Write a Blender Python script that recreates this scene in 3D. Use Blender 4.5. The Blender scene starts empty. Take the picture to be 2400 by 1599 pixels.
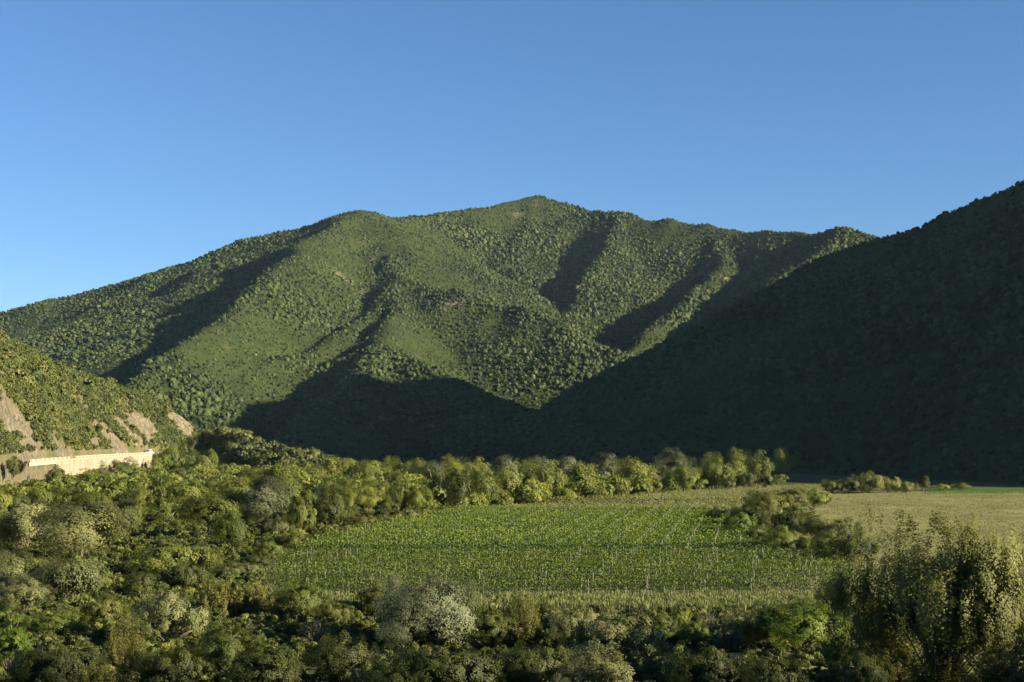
import bpy, bmesh, math
import numpy as np

# ------------------------------------------------------------------ camera, sky, sun, exposure
scene = bpy.context.scene
F = 3297.0                       # focal length in photograph pixels (2400 wide)
HORIZON = 1020.0                 # eye level in the photograph
CAM_Z = 18.0
TH = math.atan((HORIZON - 799.5) / F)
cam_data = bpy.data.cameras.new("camera")
cam = bpy.data.objects.new("camera", cam_data)
scene.collection.objects.link(cam)
cam.location = (0, 0, CAM_Z)
cam.rotation_euler = (math.pi / 2 + TH, 0, 0)
cam_data.sensor_width = 36
cam_data.lens = 36 * F / 2400
cam_data.clip_start = 0.5
cam_data.clip_end = 30000
scene.camera = cam

SUN_AZ, SUN_EL = 113.0, 17.0     # degrees clockwise from the view axis, and height
world = bpy.data.worlds.new("World")
scene.world = world
world.use_nodes = True
wn = world.node_tree
sky = wn.nodes.new("ShaderNodeTexSky")
sky.sky_type = 'NISHITA'
sky.sun_disc = False
sky.sun_elevation = math.radians(SUN_EL)
sky.sun_rotation = math.radians(SUN_AZ)
sky.air_density = 0.9
sky.dust_density = 0.0
sky.ozone_density = 6.0
wn.links.new(sky.outputs[0], wn.nodes["Background"].inputs[0])
wn.nodes["Background"].inputs[1].default_value = 0.05

sun_data = bpy.data.lights.new("sun", 'SUN')
sun_data.energy = 5.0
sun_data.angle = math.radians(0.53)
sun_data.color = (1.0, 0.885, 0.66)
sun = bpy.data.objects.new("sun", sun_data)
scene.collection.objects.link(sun)
sun.rotation_euler = (math.radians(90 - SUN_EL), 0, math.radians(180 - SUN_AZ))
SUN = np.array([math.sin(math.radians(SUN_AZ)) * math.cos(math.radians(SUN_EL)),
                math.cos(math.radians(SUN_AZ)) * math.cos(math.radians(SUN_EL)), math.sin(math.radians(SUN_EL))])

vs = scene.view_settings
vs.view_transform = 'Standard'
vs.look = 'None'
vs.gamma = 1.0
vs.exposure = 1.66
vs.use_curve_mapping = False
scene.cycles.max_bounces = 6
scene.cycles.diffuse_bounces = 3
scene.cycles.transmission_bounces = 4
scene.cycles.volume_bounces = 0
scene.cycles.use_denoising = True

# ------------------------------------------------------------------ helpers
K = 2400.0 / 2353.0              # a few outlines were measured on a 2353 px wide view


def ray(px, py):
    xr = (px - 1200.0) / F
    yr = -(py - 799.5) / F
    return np.array([xr, math.cos(TH) - yr * math.sin(TH), math.sin(TH) + yr * math.cos(TH)])


def P(px, py, D):
    d = ray(px, py)
    return d * (D / d[1]) + np.array([0, 0, CAM_Z])


def G(px, py, z=0.0):
    d = ray(px, py)
    return d * ((z - CAM_Z) / d[2]) + np.array([0, 0, CAM_Z])


def project(x, y, z):
    v = z - CAM_Z
    fwd = y * math.cos(TH) + v * math.sin(TH)
    up = -y * math.sin(TH) + v * math.cos(TH)
    return 1200 + F * x / fwd, 799.5 - F * up / fwd


def tag(o, label=None, category=None, group=None, kind=None):
    if label: o["label"] = label
    if category: o["category"] = category
    if group: o["group"] = group
    if kind: o["kind"] = kind
    return o


def link(o, parent=None):
    scene.collection.objects.link(o)
    if parent is not None: o.parent = parent
    return o


def obj(name, me, parent=None, mat=None):
    o = bpy.data.objects.new(name, me)
    if mat is not None and len(me.materials) == 0: me.materials.append(mat)
    return link(o, parent)


def empty(name, loc):
    o = bpy.data.objects.new(name, None)
    o.location = loc
    o.empty_display_size = 0.5
    return link(o)


def mesh_quads(name, V, nq, mat, tone=None, smooth=False):
    """V holds nq*4 corners, one separate quad each"""
    me = bpy.data.meshes.new(name)
    me.vertices.add(nq * 4); me.loops.add(nq * 4); me.polygons.add(nq)
    me.vertices.foreach_set("co", np.ascontiguousarray(V, dtype=np.float32).ravel())
    me.loops.foreach_set("vertex_index", np.arange(nq * 4, dtype=np.int32))
    me.polygons.foreach_set("loop_start", np.arange(0, nq * 4, 4, dtype=np.int32))
    me.update(calc_edges=True)
    if tone is not None:
        at = me.attributes.new("tone", 'FLOAT', 'FACE')
        at.data.foreach_set("value", np.ascontiguousarray(tone, dtype=np.float32))
    if mat is not None: me.materials.append(mat)
    return me


def mesh_grid(name, X, Y, Z, mat, smooth=True):
    ny, nx = X.shape
    V = np.stack([X, Y, Z], -1).reshape(-1, 3)
    i = np.arange(ny * nx).reshape(ny, nx)
    Q = np.stack([i[:-1, :-1], i[:-1, 1:], i[1:, 1:], i[1:, :-1]], -1).reshape(-1, 4)
    me = bpy.data.meshes.new(name)
    me.vertices.add(len(V)); me.loops.add(len(Q) * 4); me.polygons.add(len(Q))
    me.vertices.foreach_set("co", V.astype(np.float32).ravel())
    me.loops.foreach_set("vertex_index", Q.astype(np.int32).ravel())
    me.polygons.foreach_set("loop_start", np.arange(0, len(Q) * 4, 4, dtype=np.int32))
    me.update(calc_edges=True)
    if smooth: me.shade_smooth()
    if mat is not None: me.materials.append(mat)
    return me


def attr(me, name, vals):
    at = me.attributes.new(name, 'FLOAT', 'POINT')
    at.data.foreach_set("value", np.ascontiguousarray(vals, dtype=np.float32).ravel())


class MB:
    """collects boxes, tubes and polygons; build() links them as one mesh"""
    def __init__(self): self.v = []; self.f = []
    def add(self, vs_, fs_):
        n = len(self.v); self.v += [tuple(map(float, v)) for v in vs_]; self.f += [tuple(i + n for i in f) for f in fs_]; return self
    def box(self, c, s, rz=0.0):
        ca, sa = math.cos(rz), math.sin(rz); V = []
        for dz in (-1, 1):
            for dx, dy in ((-1, -1), (1, -1), (1, 1), (-1, 1)):
                x, y = dx * s[0] / 2, dy * s[1] / 2
                V.append((c[0] + x * ca - y * sa, c[1] + x * sa + y * ca, c[2] + dz * s[2] / 2))
        return self.add(V, [(3, 2, 1, 0), (4, 5, 6, 7), (0, 1, 5, 4), (1, 2, 6, 5), (2, 3, 7, 6), (3, 0, 4, 7)])
    def tube(self, pts, rad, n=6):
        pts = np.array(pts, float); V = []; Fc = []
        for k, p in enumerate(pts):
            t = pts[min(k + 1, len(pts) - 1)] - pts[max(k - 1, 0)]; t /= np.linalg.norm(t) + 1e-9
            a = np.cross(t, (0.3, 1, 0.1)); a /= np.linalg.norm(a) + 1e-9; b = np.cross(t, a)
            for j in range(n):
                w = 2 * math.pi * j / n
                V.append(p + rad[k] * (a * math.cos(w) + b * math.sin(w)))
        for k in range(len(pts) - 1):
            for j in range(n):
                Fc.append((k * n + j, k * n + (j + 1) % n, (k + 1) * n + (j + 1) % n, (k + 1) * n + j))
        Fc.append(tuple(range(n))[::-1]); Fc.append(tuple((len(pts) - 1) * n + j for j in range(n)))
        return self.add(V, Fc)
    def mesh(self, name, mat, smooth=False):
        me = bpy.data.meshes.new(name); me.from_pydata(self.v, [], self.f); me.update()
        if smooth: me.shade_smooth()
        me.materials.append(mat); return me
    def build(self, name, mat, parent=None, smooth=False):
        return obj(name, self.mesh(name, mat, smooth), parent)


# value noise -------------------------------------------------------
_rs = np.random.RandomState(11)
_lat = _rs.rand(256, 256)


def vnoise(x, y):
    xi = np.floor(x).astype(int); yi = np.floor(y).astype(int)
    fx = x - xi; fy = y - yi
    fx = fx * fx * (3 - 2 * fx); fy = fy * fy * (3 - 2 * fy)
    a = _lat[xi & 255, yi & 255]; b = _lat[(xi + 1) & 255, yi & 255]
    c = _lat[xi & 255, (yi + 1) & 255]; d = _lat[(xi + 1) & 255, (yi + 1) & 255]
    return (a * (1 - fx) + b * fx) * (1 - fy) + (c * (1 - fx) + d * fx) * fy


def fbm(x, y, octv=4, gain=0.5):
    s = 0; a = 1; t = 0
    for o in range(octv):
        s = s + a * (vnoise(x * 2 ** o + 17.3 * o, y * 2 ** o + 9.1 * o) - 0.5); t += a; a *= gain
    return 2 * s / t


# ------------------------------------------------------------------ materials
def new_mat(name):
    m = bpy.data.materials.new(name); m.use_nodes = True
    nt = m.node_tree; nt.nodes.clear()
    out = nt.nodes.new("ShaderNodeOutputMaterial")
    return m, nt, out


def N(nt, typ, **kw):
    n = nt.nodes.new(typ)
    for k, v in kw.items(): setattr(n, k, v)
    return n


def ramp(nt, stops):
    r = N(nt, "ShaderNodeValToRGB"); e = r.color_ramp.elements
    while len(e) < len(stops): e.new(0.5)
    for k, (p, c) in enumerate(stops):
        e[k].position = p; e[k].color = (*c, 1)
    return r


def noise(nt, vec, scale, detail=4, rough=0.55):
    n = N(nt, "ShaderNodeTexNoise"); n.inputs["Scale"].default_value = scale
    n.inputs["Detail"].default_value = detail; n.inputs["Roughness"].default_value = rough
    if vec is not None: nt.links.new(vec, n.inputs["Vector"])
    return n


def leaf_mat(name, stops, transl=0.35, vary=0.35, rough=0.55, patch=0.0):
    """foliage: colour from the per-clump tone of the leaf and the individual, thin and translucent"""
    m, nt, out = new_mat(name); L = nt.links.new
    at = N(nt, "ShaderNodeAttribute", attribute_name="tone")
    oi = N(nt, "ShaderNodeObjectInfo")
    r = ramp(nt, stops)
    add = N(nt, "ShaderNodeMath", operation='MULTIPLY_ADD'); add.inputs[1].default_value = 0.35; 
    sub = N(nt, "ShaderNodeMath", operation='SUBTRACT'); L(oi.outputs["Random"], sub.inputs[0]); sub.inputs[1].default_value = 0.5
    L(sub.outputs[0], add.inputs[0]); L(at.outputs["Fac"], add.inputs[2])
    if patch > 0:
        nz = noise(nt, oi.outputs["Location"], patch, 3)
        a2 = N(nt, "ShaderNodeMath", operation='MULTIPLY_ADD'); L(nz.outputs["Fac"], a2.inputs[0]); a2.inputs[1].default_value = 1.2
        s2 = N(nt, "ShaderNodeMath", operation='SUBTRACT'); L(add.outputs[0], s2.inputs[0]); s2.inputs[1].default_value = 0.6
        L(s2.outputs[0], a2.inputs[2]); L(a2.outputs[0], r.inputs["Fac"])
    else:
        L(add.outputs[0], r.inputs["Fac"])
    hsv = N(nt, "ShaderNodeHueSaturation"); L(r.outputs["Color"], hsv.inputs["Color"])
    mv = N(nt, "ShaderNodeMath", operation='MULTIPLY_ADD'); L(oi.outputs["Random"], mv.inputs[0])
    mv.inputs[1].default_value = vary; mv.inputs[2].default_value = 1 - vary / 2; L(mv.outputs[0], hsv.inputs["Value"])
    p = N(nt, "ShaderNodeBsdfPrincipled"); L(hsv.outputs["Color"], p.inputs["Base Color"])
    p.inputs["Roughness"].default_value = rough; p.inputs["Specular IOR Level"].default_value = 0.25
    t = N(nt, "ShaderNodeBsdfTranslucent"); L(hsv.outputs["Color"], t.inputs["Color"])
    mx = N(nt, "ShaderNodeMixShader"); mx.inputs[0].default_value = transl
    L(p.outputs[0], mx.inputs[1]); L(t.outputs[0], mx.inputs[2]); L(mx.outputs[0], out.inputs["Surface"])
    return m


def plain_mat(name, c1, c2, scale=2.0, rough=0.85, bump=0.0, obj_coord=True, spec=0.2, detail=5):
    m, nt, out = new_mat(name); L = nt.links.new
    tc = N(nt, "ShaderNodeTexCoord"); vec = tc.outputs["Object" if obj_coord else "Generated"]
    nz = noise(nt, vec, scale, detail)
    r = ramp(nt, [(0.3, c1), (0.7, c2)]); L(nz.outputs["Fac"], r.inputs["Fac"])
    p = N(nt, "ShaderNodeBsdfPrincipled"); L(r.outputs["Color"], p.inputs["Base Color"])
    p.inputs["Roughness"].default_value = rough; p.inputs["Specular IOR Level"].default_value = spec
    if bump > 0:
        b = N(nt, "ShaderNodeBump"); b.inputs["Strength"].default_value = 0.8; b.inputs["Distance"].default_value = bump
        L(nz.outputs["Fac"], b.inputs["Height"]); L(b.outputs[0], p.inputs["Normal"])
    L(p.outputs[0], out.inputs["Surface"])
    return m


def land_mat(name, stops, s1, s2, bump=0.2, stretch=(1, 1, 1), mixf=0.5, rough=0.95):
    """ground: two scales of noise through a colour ramp"""
    m, nt, out = new_mat(name); L = nt.links.new
    tc = N(nt, "ShaderNodeTexCoord"); mp = N(nt, "ShaderNodeMapping"); mp.inputs["Scale"].default_value = stretch
    L(tc.outputs["Object"], mp.inputs["Vector"])
    n1 = noise(nt, mp.outputs[0], s1, 4); n2 = noise(nt, mp.outputs[0], s2, 5, 0.65)
    mx = N(nt, "ShaderNodeMix"); mx.data_type = 'FLOAT'; mx.inputs[0].default_value = mixf
    L(n1.outputs["Fac"], mx.inputs[2]); L(n2.outputs["Fac"], mx.inputs[3])
    r = ramp(nt, stops); L(mx.outputs[0], r.inputs["Fac"])
    p = N(nt, "ShaderNodeBsdfPrincipled"); L(r.outputs["Color"], p.inputs["Base Color"])
    p.inputs["Roughness"].default_value = rough; p.inputs["Specular IOR Level"].default_value = 0.1
    b = N(nt, "ShaderNodeBump"); b.inputs["Strength"].default_value = 0.7; b.inputs["Distance"].default_value = bump
    L(n2.outputs["Fac"], b.inputs["Height"]); L(b.outputs[0], p.inputs["Normal"])
    L(p.outputs[0], out.inputs["Surface"])
    return m


M = {}
M['bark'] = plain_mat("bark", (0.10, 0.08, 0.055), (0.22, 0.18, 0.13), 3.0, 0.9, 0.03)
M['pale_bark'] = plain_mat("pale_bark", (0.30, 0.27, 0.21), (0.52, 0.47, 0.38), 2.0, 0.85, 0.02)
M['white_bark'] = plain_mat("whitewash", (0.62, 0.62, 0.58), (0.80, 0.80, 0.76), 3.0, 0.9)
M['silver'] = leaf_mat("silver_willow_leaf", [(0.1, (0.069, 0.085, 0.034)), (0.5, (0.116, 0.133, 0.062)), (0.95, (0.182, 0.194, 0.104))], 0.42, 0.25)
M['willow'] = leaf_mat("willow_leaf", [(0.1, (0.099, 0.118, 0.036)), (0.5, (0.171, 0.183, 0.065)), (0.95, (0.255, 0.249, 0.102))], 0.42, 0.25)
M['poplar'] = leaf_mat("yellow_green_leaf", [(0.05, (0.081, 0.105, 0.020)), (0.5, (0.152, 0.177, 0.030)), (0.95, (0.253, 0.254, 0.049))], 0.45, 0.25)
M['green'] = leaf_mat("mid_green_leaf", [(0.05, (0.063, 0.088, 0.017)), (0.5, (0.123, 0.154, 0.025)), (0.95, (0.207, 0.219, 0.041))], 0.42, 0.25)
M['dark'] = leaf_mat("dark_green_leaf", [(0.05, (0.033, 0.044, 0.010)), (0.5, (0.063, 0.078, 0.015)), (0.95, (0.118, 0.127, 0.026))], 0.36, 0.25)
M['bright'] = leaf_mat("bright_green_leaf", [(0.05, (0.050, 0.094, 0.011)), (0.5, (0.094, 0.149, 0.015)), (0.95, (0.182, 0.204, 0.024))], 0.38, 0.2)
M['olive'] = leaf_mat("olive_brown_leaf", [(0.05, (0.069, 0.076, 0.015)), (0.5, (0.135, 0.143, 0.028)), (0.95, (0.228, 0.235, 0.072))], 0.42, 0.2)
M['autumn'] = leaf_mat("autumn_leaf", [(0.05, (0.065, 0.070, 0.016)), (0.5, (0.130, 0.130, 0.027)), (0.95, (0.217, 0.194, 0.040))], 0.35, 0.2)
M['dry'] = leaf_mat("dry_stalk", [(0.05, (0.064, 0.065, 0.028)), (0.5, (0.123, 0.119, 0.059)), (0.95, (0.196, 0.176, 0.100))], 0.30, 0.2)
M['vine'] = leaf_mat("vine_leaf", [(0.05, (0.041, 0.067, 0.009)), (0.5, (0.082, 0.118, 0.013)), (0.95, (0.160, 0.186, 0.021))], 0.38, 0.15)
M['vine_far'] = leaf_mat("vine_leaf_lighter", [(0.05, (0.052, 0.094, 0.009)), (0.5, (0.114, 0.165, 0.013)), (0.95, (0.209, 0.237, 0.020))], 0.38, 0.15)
M['vine_yellow'] = leaf_mat("yellowing_vine_leaf", [(0.05, (0.075, 0.085, 0.012)), (0.5, (0.150, 0.150, 0.020)), (0.95, (0.240, 0.205, 0.030))], 0.35, 0.15)
M['forest'] = leaf_mat("hill_forest_leaf", [(0.05, (0.018, 0.030, 0.008)), (0.45, (0.034, 0.052, 0.012)), (0.75, (0.053, 0.072, 0.017)), (1.0, (0.085, 0.094, 0.027))], 0.12, 0.45, 0.7, 0.012)
M['scrub'] = leaf_mat("hillside_scrub_leaf", [(0.05, (0.044, 0.060, 0.014)), (0.45, (0.074, 0.092, 0.022)), (0.75, (0.112, 0.120, 0.028)), (1.0, (0.158, 0.146, 0.042))], 0.25, 0.4, 0.6, 0.05)
M['grass'] = leaf_mat("tall_grass_blade", [(0.05, (0.088, 0.108, 0.026)), (0.5, (0.154, 0.170, 0.048)), (0.95, (0.237, 0.239, 0.085))], 0.35, 0.3)
M['straw'] = leaf_mat("straw_blade", [(0.05, (0.168, 0.168, 0.053)), (0.5, (0.257, 0.249, 0.089)), (0.95, (0.352, 0.330, 0.137))], 0.3, 0.3)
M['post'] = plain_mat("post_concrete", (0.20, 0.19, 0.14), (0.32, 0.31, 0.24), 4.0, 0.8)
M['ground'] = land_mat("valley_floor", [(0.3, (0.030, 0.040, 0.012)), (0.5, (0.060, 0.066, 0.022)), (0.7, (0.105, 0.095, 0.045))], 0.05, 0.9, 0.15)
M['vine_soil'] = land_mat("vineyard_grass", [(0.3, (0.035, 0.055, 0.010)), (0.5, (0.065, 0.088, 0.018)), (0.7, (0.100, 0.105, 0.032))], 0.08, 1.2, 0.08)
M['meadow'] = land_mat("meadow_grass", [(0.3, (0.125, 0.150, 0.034)), (0.5, (0.195, 0.208, 0.060)), (0.7, (0.265, 0.250, 0.092))], 0.06, 0.8, 0.1, (0.5, 1.5, 1))
M['dry_field'] = land_mat("dry_field_grass", [(0.25, (0.175, 0.178, 0.056)), (0.5, (0.255, 0.245, 0.092)), (0.75, (0.330, 0.305, 0.130))], 0.05, 0.7, 0.12, (0.35, 1.6, 1))
def field_lines(m, strength=0.35, scale=0.9, tint=(0.10, 0.13, 0.03)):
    nt = m.node_tree; L = nt.links.new
    p = [n for n in nt.nodes if n.type == 'BSDF_PRINCIPLED'][0]; src = p.inputs["Base Color"].links[0].from_socket
    tc = N(nt, "ShaderNodeTexCoord"); wv = N(nt, "ShaderNodeTexWave"); wv.bands_direction = 'Y'
    wv.inputs["Scale"].default_value = scale / 10; wv.inputs["Distortion"].default_value = 3.0; wv.inputs["Detail"].default_value = 3; wv.inputs["Detail Scale"].default_value = 0.4
    L(tc.outputs["Object"], wv.inputs["Vector"])
    r = ramp(nt, [(0.2, (1 - strength,) * 3), (0.8, (1, 1, 1))]); L(wv.outputs["Fac"], r.inputs["Fac"])
    mu = N(nt, "ShaderNodeMix"); mu.data_type = 'RGBA'; mu.blend_type = 'MULTIPLY'; mu.inputs[0].default_value = 1.0
    L(src, mu.inputs[6]); L(r.outputs["Color"], mu.inputs[7])
    nz = noise(nt, tc.outputs["Object"], 0.035, 4, 0.6); rr = ramp(nt, [(0.5, (0, 0, 0)), (0.68, (0.75, 0.75, 0.75))]); L(nz.outputs["Fac"], rr.inputs["Fac"])
    m2 = N(nt, "ShaderNodeMix"); m2.data_type = 'RGBA'; L(rr.outputs["Color"], m2.inputs[0]); L(mu.outputs[2], m2.inputs[6]); m2.inputs[7].default_value = (*tint, 1)
    L(m2.outputs[2], p.inputs["Base Color"])


field_lines(M['dry_field'])
field_lines(M['meadow'], 0.25, 1.2, (0.09, 0.12, 0.03))
M['crop'] = land_mat("green_crop", [(0.3, (0.050, 0.088, 0.012)), (0.7, (0.075, 0.120, 0.018))], 0.05, 0.8, 0.08)
M['track'] = land_mat("farm_track", [(0.3, (0.170, 0.140, 0.062)), (0.7, (0.270, 0.215, 0.105))], 0.1, 0.9, 0.05)
M['asphalt'] = plain_mat("asphalt", (0.045, 0.044, 0.042), (0.07, 0.068, 0.064), 3.0, 0.9, 0.005)


def masonry_mat(name, c1, c2, mortar):
    """coursed rubble: stone pattern in metres along the wall, with weather streaks"""
    m, nt, out = new_mat(name); L = nt.links.new
    tc = N(nt, "ShaderNodeTexCoord"); sp = N(nt, "ShaderNodeSeparateXYZ"); L(tc.outputs["Object"], sp.inputs[0])
    ad = N(nt, "ShaderNodeMath", operation='ADD'); L(sp.outputs["X"], ad.inputs[0]); L(sp.outputs["Y"], ad.inputs[1])
    cb = N(nt, "ShaderNodeCombineXYZ"); L(ad.outputs[0], cb.inputs["X"]); L(sp.outputs["Z"], cb.inputs["Y"])
    br = N(nt, "ShaderNodeTexBrick"); L(cb.outputs[0], br.inputs["Vector"]); br.inputs["Scale"].default_value = 1.0
    br.inputs["Brick Width"].default_value = 1.5; br.inputs["Row Height"].default_value = 0.75; br.inputs["Mortar Size"].default_value = 0.06
    br.inputs["Color1"].default_value = (*c1, 1); br.inputs["Color2"].default_value = (*c2, 1); br.inputs["Mortar"].default_value = (*mortar, 1)
    mp = N(nt, "ShaderNodeMapping"); mp.inputs["Scale"].default_value = (0.5, 0.5, 0.06); L(tc.outputs["Object"], mp.inputs["Vector"])
    nz = noise(nt, mp.outputs[0], 1.0, 5, 0.65); r = ramp(nt, [(0.35, (0.62, 0.58, 0.50)), (0.6, (1, 1, 1))]); L(nz.outputs["Fac"], r.inputs["Fac"])
    mu = N(nt, "ShaderNodeMix"); mu.data_type = 'RGBA'; mu.blend_type = 'MULTIPLY'; mu.inputs[0].default_value = 0.8
    L(br.outputs["Color"], mu.inputs[6]); L(r.outputs["Color"], mu.inputs[7])
    p = N(nt, "ShaderNodeBsdfPrincipled"); L(mu.outputs[2], p.inputs["Base Color"]); p.inputs["Roughness"].default_value = 0.95; p.inputs["Specular IOR Level"].default_value = 0.1
    L(p.outputs[0], out.inputs["Surface"])
    return m


M['wall_stone'] = masonry_mat("pale_masonry", (0.37, 0.325, 0.235), (0.285, 0.25, 0.18), (0.20, 0.175, 0.125))
M['parapet'] = plain_mat("limewashed_stone", (0.32, 0.28, 0.185), (0.42, 0.37, 0.26), 2.5, 0.9, 0.02)
M['white_paint'] = plain_mat("white_car_paint", (0.78, 0.78, 0.78), (0.82, 0.82, 0.81), 1.0, 0.35, 0, spec=0.5)
M['tyre'] = plain_mat("tyre_rubber", (0.015, 0.015, 0.015), (0.025, 0.025, 0.025), 8.0, 0.8)
M['glass'] = plain_mat("dark_car_glass", (0.012, 0.016, 0.018), (0.018, 0.022, 0.025), 1.0, 0.08, 0, spec=0.6)
M['lamp'] = plain_mat("headlight_lens", (0.55, 0.56, 0.56), (0.7, 0.7, 0.7), 5.0, 0.15, 0, spec=0.6)
M['grey_trim'] = plain_mat("dark_plastic", (0.03, 0.03, 0.03), (0.05, 0.05, 0.05), 5.0, 0.6)
M['rim'] = plain_mat("steel_rim", (0.35, 0.35, 0.36), (0.45, 0.45, 0.46), 5.0, 0.4)
M['rock'] = plain_mat("tan_rock", (0.24, 0.185, 0.12), (0.44, 0.36, 0.25), 0.5, 0.95, 0.25)


def hill_mat(name, green, soil, rockc):
    """hillside: soil and low growth, bare rock where the rock attribute says so"""
    m, nt, out = new_mat(name); L = nt.links.new
    tc = N(nt, "ShaderNodeTexCoord")
    n1 = noise(nt, tc.outputs["Object"], 0.06, 5, 0.6); n2 = noise(nt, tc.outputs["Object"], 0.35, 6, 0.65)
    r1 = ramp(nt, [(0.35, green[0]), (0.6, green[1]), (0.75, soil)]); L(n1.outputs["Fac"], r1.inputs["Fac"])
    r2 = ramp(nt, [(0.3, rockc[0]), (0.55, rockc[1]), (0.75, rockc[2])]); L(n2.outputs["Fac"], r2.inputs["Fac"])
    n3 = noise(nt, tc.outputs["Object"], 1.3, 6, 0.7)
    ck = ramp(nt, [(0.40, (0.35, 0.33, 0.30)), (0.52, (1, 1, 1))]); L(n3.outputs["Fac"], ck.inputs["Fac"])
    mm = N(nt, "ShaderNodeMix"); mm.data_type = 'RGBA'; mm.blend_type = 'MULTIPLY'; mm.inputs[0].default_value = 0.85
    L(r2.outputs["Color"], mm.inputs[6]); L(ck.outputs["Color"], mm.inputs[7])
    at = N(nt, "ShaderNodeAttribute", attribute_name="rock")
    mx = N(nt, "ShaderNodeMix"); mx.data_type = 'RGBA'; L(at.outputs["Fac"], mx.inputs[0])
    L(r1.outputs["Color"], mx.inputs[6]); L(mm.outputs[2], mx.inputs[7])
    p = N(nt, "ShaderNodeBsdfPrincipled"); L(mx.outputs[2], p.inputs["Base Color"])
    p.inputs["Roughness"].default_value = 0.95; p.inputs["Specular IOR Level"].default_value = 0.1
    b = N(nt, "ShaderNodeBump"); b.inputs["Strength"].default_value = 0.9; b.inputs["Distance"].default_value = 1.2
    L(n2.outputs["Fac"], b.inputs["Height"]); L(b.outputs[0], p.inputs["Normal"])
    L(p.outputs[0], out.inputs["Surface"])
    return m


M['mountain'] = hill_mat("mountain_ground", ((0.026, 0.038, 0.010), (0.040, 0.052, 0.014)), (0.068, 0.068, 0.024), ((0.2, 0.16, 0.11), (0.28, 0.23, 0.16), (0.34, 0.28, 0.2)))
M['left_hill'] = hill_mat("left_hill_ground", ((0.070, 0.075, 0.024), (0.120, 0.110, 0.042)), (0.15, 0.12, 0.06), ((0.095, 0.083, 0.055), (0.175, 0.150, 0.100), (0.30, 0.268, 0.19)))

# ------------------------------------------------------------------ instanced cover (stuff)
_gn_cache = {}


def scatter(name, pts, size, protos, label, category, seed=0, tilt=0.15, stretch=None):
    """one stuff object: small plants standing on a cloud of points"""
    me = bpy.data.meshes.new(name)
    me.vertices.add(len(pts)); me.vertices.foreach_set("co", np.ascontiguousarray(pts, dtype=np.float32).ravel())
    attr(me, "size", size)
    o = obj(name, me)
    tag(o, label, category, kind="stuff")
    col = bpy.data.collections.new(name + "_kinds")
    for k, pm in enumerate(protos):
        col.objects.link(bpy.data.objects.new("%s_kind_%d" % (name, k), pm))
    ng = bpy.data.node_groups.new(name + "_scatter", 'GeometryNodeTree')
    ng.interface.new_socket('Geometry', in_out='INPUT', socket_type='NodeSocketGeometry')
    ng.interface.new_socket('Geometry', in_out='OUTPUT', socket_type='NodeSocketGeometry')
    n = ng.nodes.new; L = ng.links.new
    gi = n('NodeGroupInput'); go = n('NodeGroupOutput'); ip = n('GeometryNodeInstanceOnPoints'); ci = n('GeometryNodeCollectionInfo')
    ci.inputs['Collection'].default_value = col
    ci.inputs['Separate Children'].default_value = True; ci.inputs['Reset Children'].default_value = True
    ip.inputs['Pick Instance'].default_value = True
    ri = n('FunctionNodeRandomValue'); ri.data_type = 'INT'
    ri.inputs['Min'].default_value if False else None
    for s_ in ri.inputs:
        if s_.type == 'INT' and s_.name == 'Min': s_.default_value = 0
        if s_.type == 'INT' and s_.name == 'Max': s_.default_value = len(protos) - 1
        if s_.name == 'Seed': s_.default_value = seed
    rr = n('FunctionNodeRandomValue'); rr.data_type = 'FLOAT_VECTOR'
    for s_ in rr.inputs:
        if s_.type == 'VECTOR' and s_.name == 'Min': s_.default_value = (-tilt, -tilt, 0)
        if s_.type == 'VECTOR' and s_.name == 'Max': s_.default_value = (tilt, tilt, 6.283)
        if s_.name == 'Seed': s_.default_value = seed + 5
    na = n('GeometryNodeInputNamedAttribute'); na.data_type = 'FLOAT'; na.inputs['Name'].default_value = "size"
    e2r = n('FunctionNodeEulerToRotation')
    vec_out = [s_ for s_ in rr.outputs if s_.type == 'VECTOR'][0]
    int_out = [s_ for s_ in ri.outputs if s_.type == 'INT'][0]
    L(gi.outputs[0], ip.inputs['Points']); L(ci.outputs[0], ip.inputs['Instance']); L(int_out, ip.inputs['Instance Index'])
    L(vec_out, e2r.inputs[0]); L(e2r.outputs[0], ip.inputs['Rotation'])
    L(na.outputs[0], ip.inputs['Scale']); L(ip.outputs[0], go.inputs[0])
    md = o.modifiers.new("scatter", 'NODES'); md.node_group = ng
    return o


# ------------------------------------------------------------------ foliage generators
def unit(rng, n):
    v = rng.randn(n, 3); return v / np.linalg.norm(v, axis=1, keepdims=True)


def leaf_quads(rng, pos, nrm, size, aspect):
    n = len(pos)
    t = rng.randn(n, 3); t -= nrm * np.sum(t * nrm, 1, keepdims=True); t /= np.linalg.norm(t, axis=1, keepdims=True)
    b = np.cross(nrm, t)
    s = (size * (0.6 + 0.8 * rng.rand(n)))[:, None]
    a = s * aspect ** 0.5; w = s / aspect ** 0.5
    V = np.stack([pos - t * a * 0.5, pos + b * w * 0.42 - t * a * 0.05, pos + t * a * 0.5, pos - b * w * 0.42 + t * a * 0.05], 1)
    return V.reshape(-1, 3)


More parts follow.
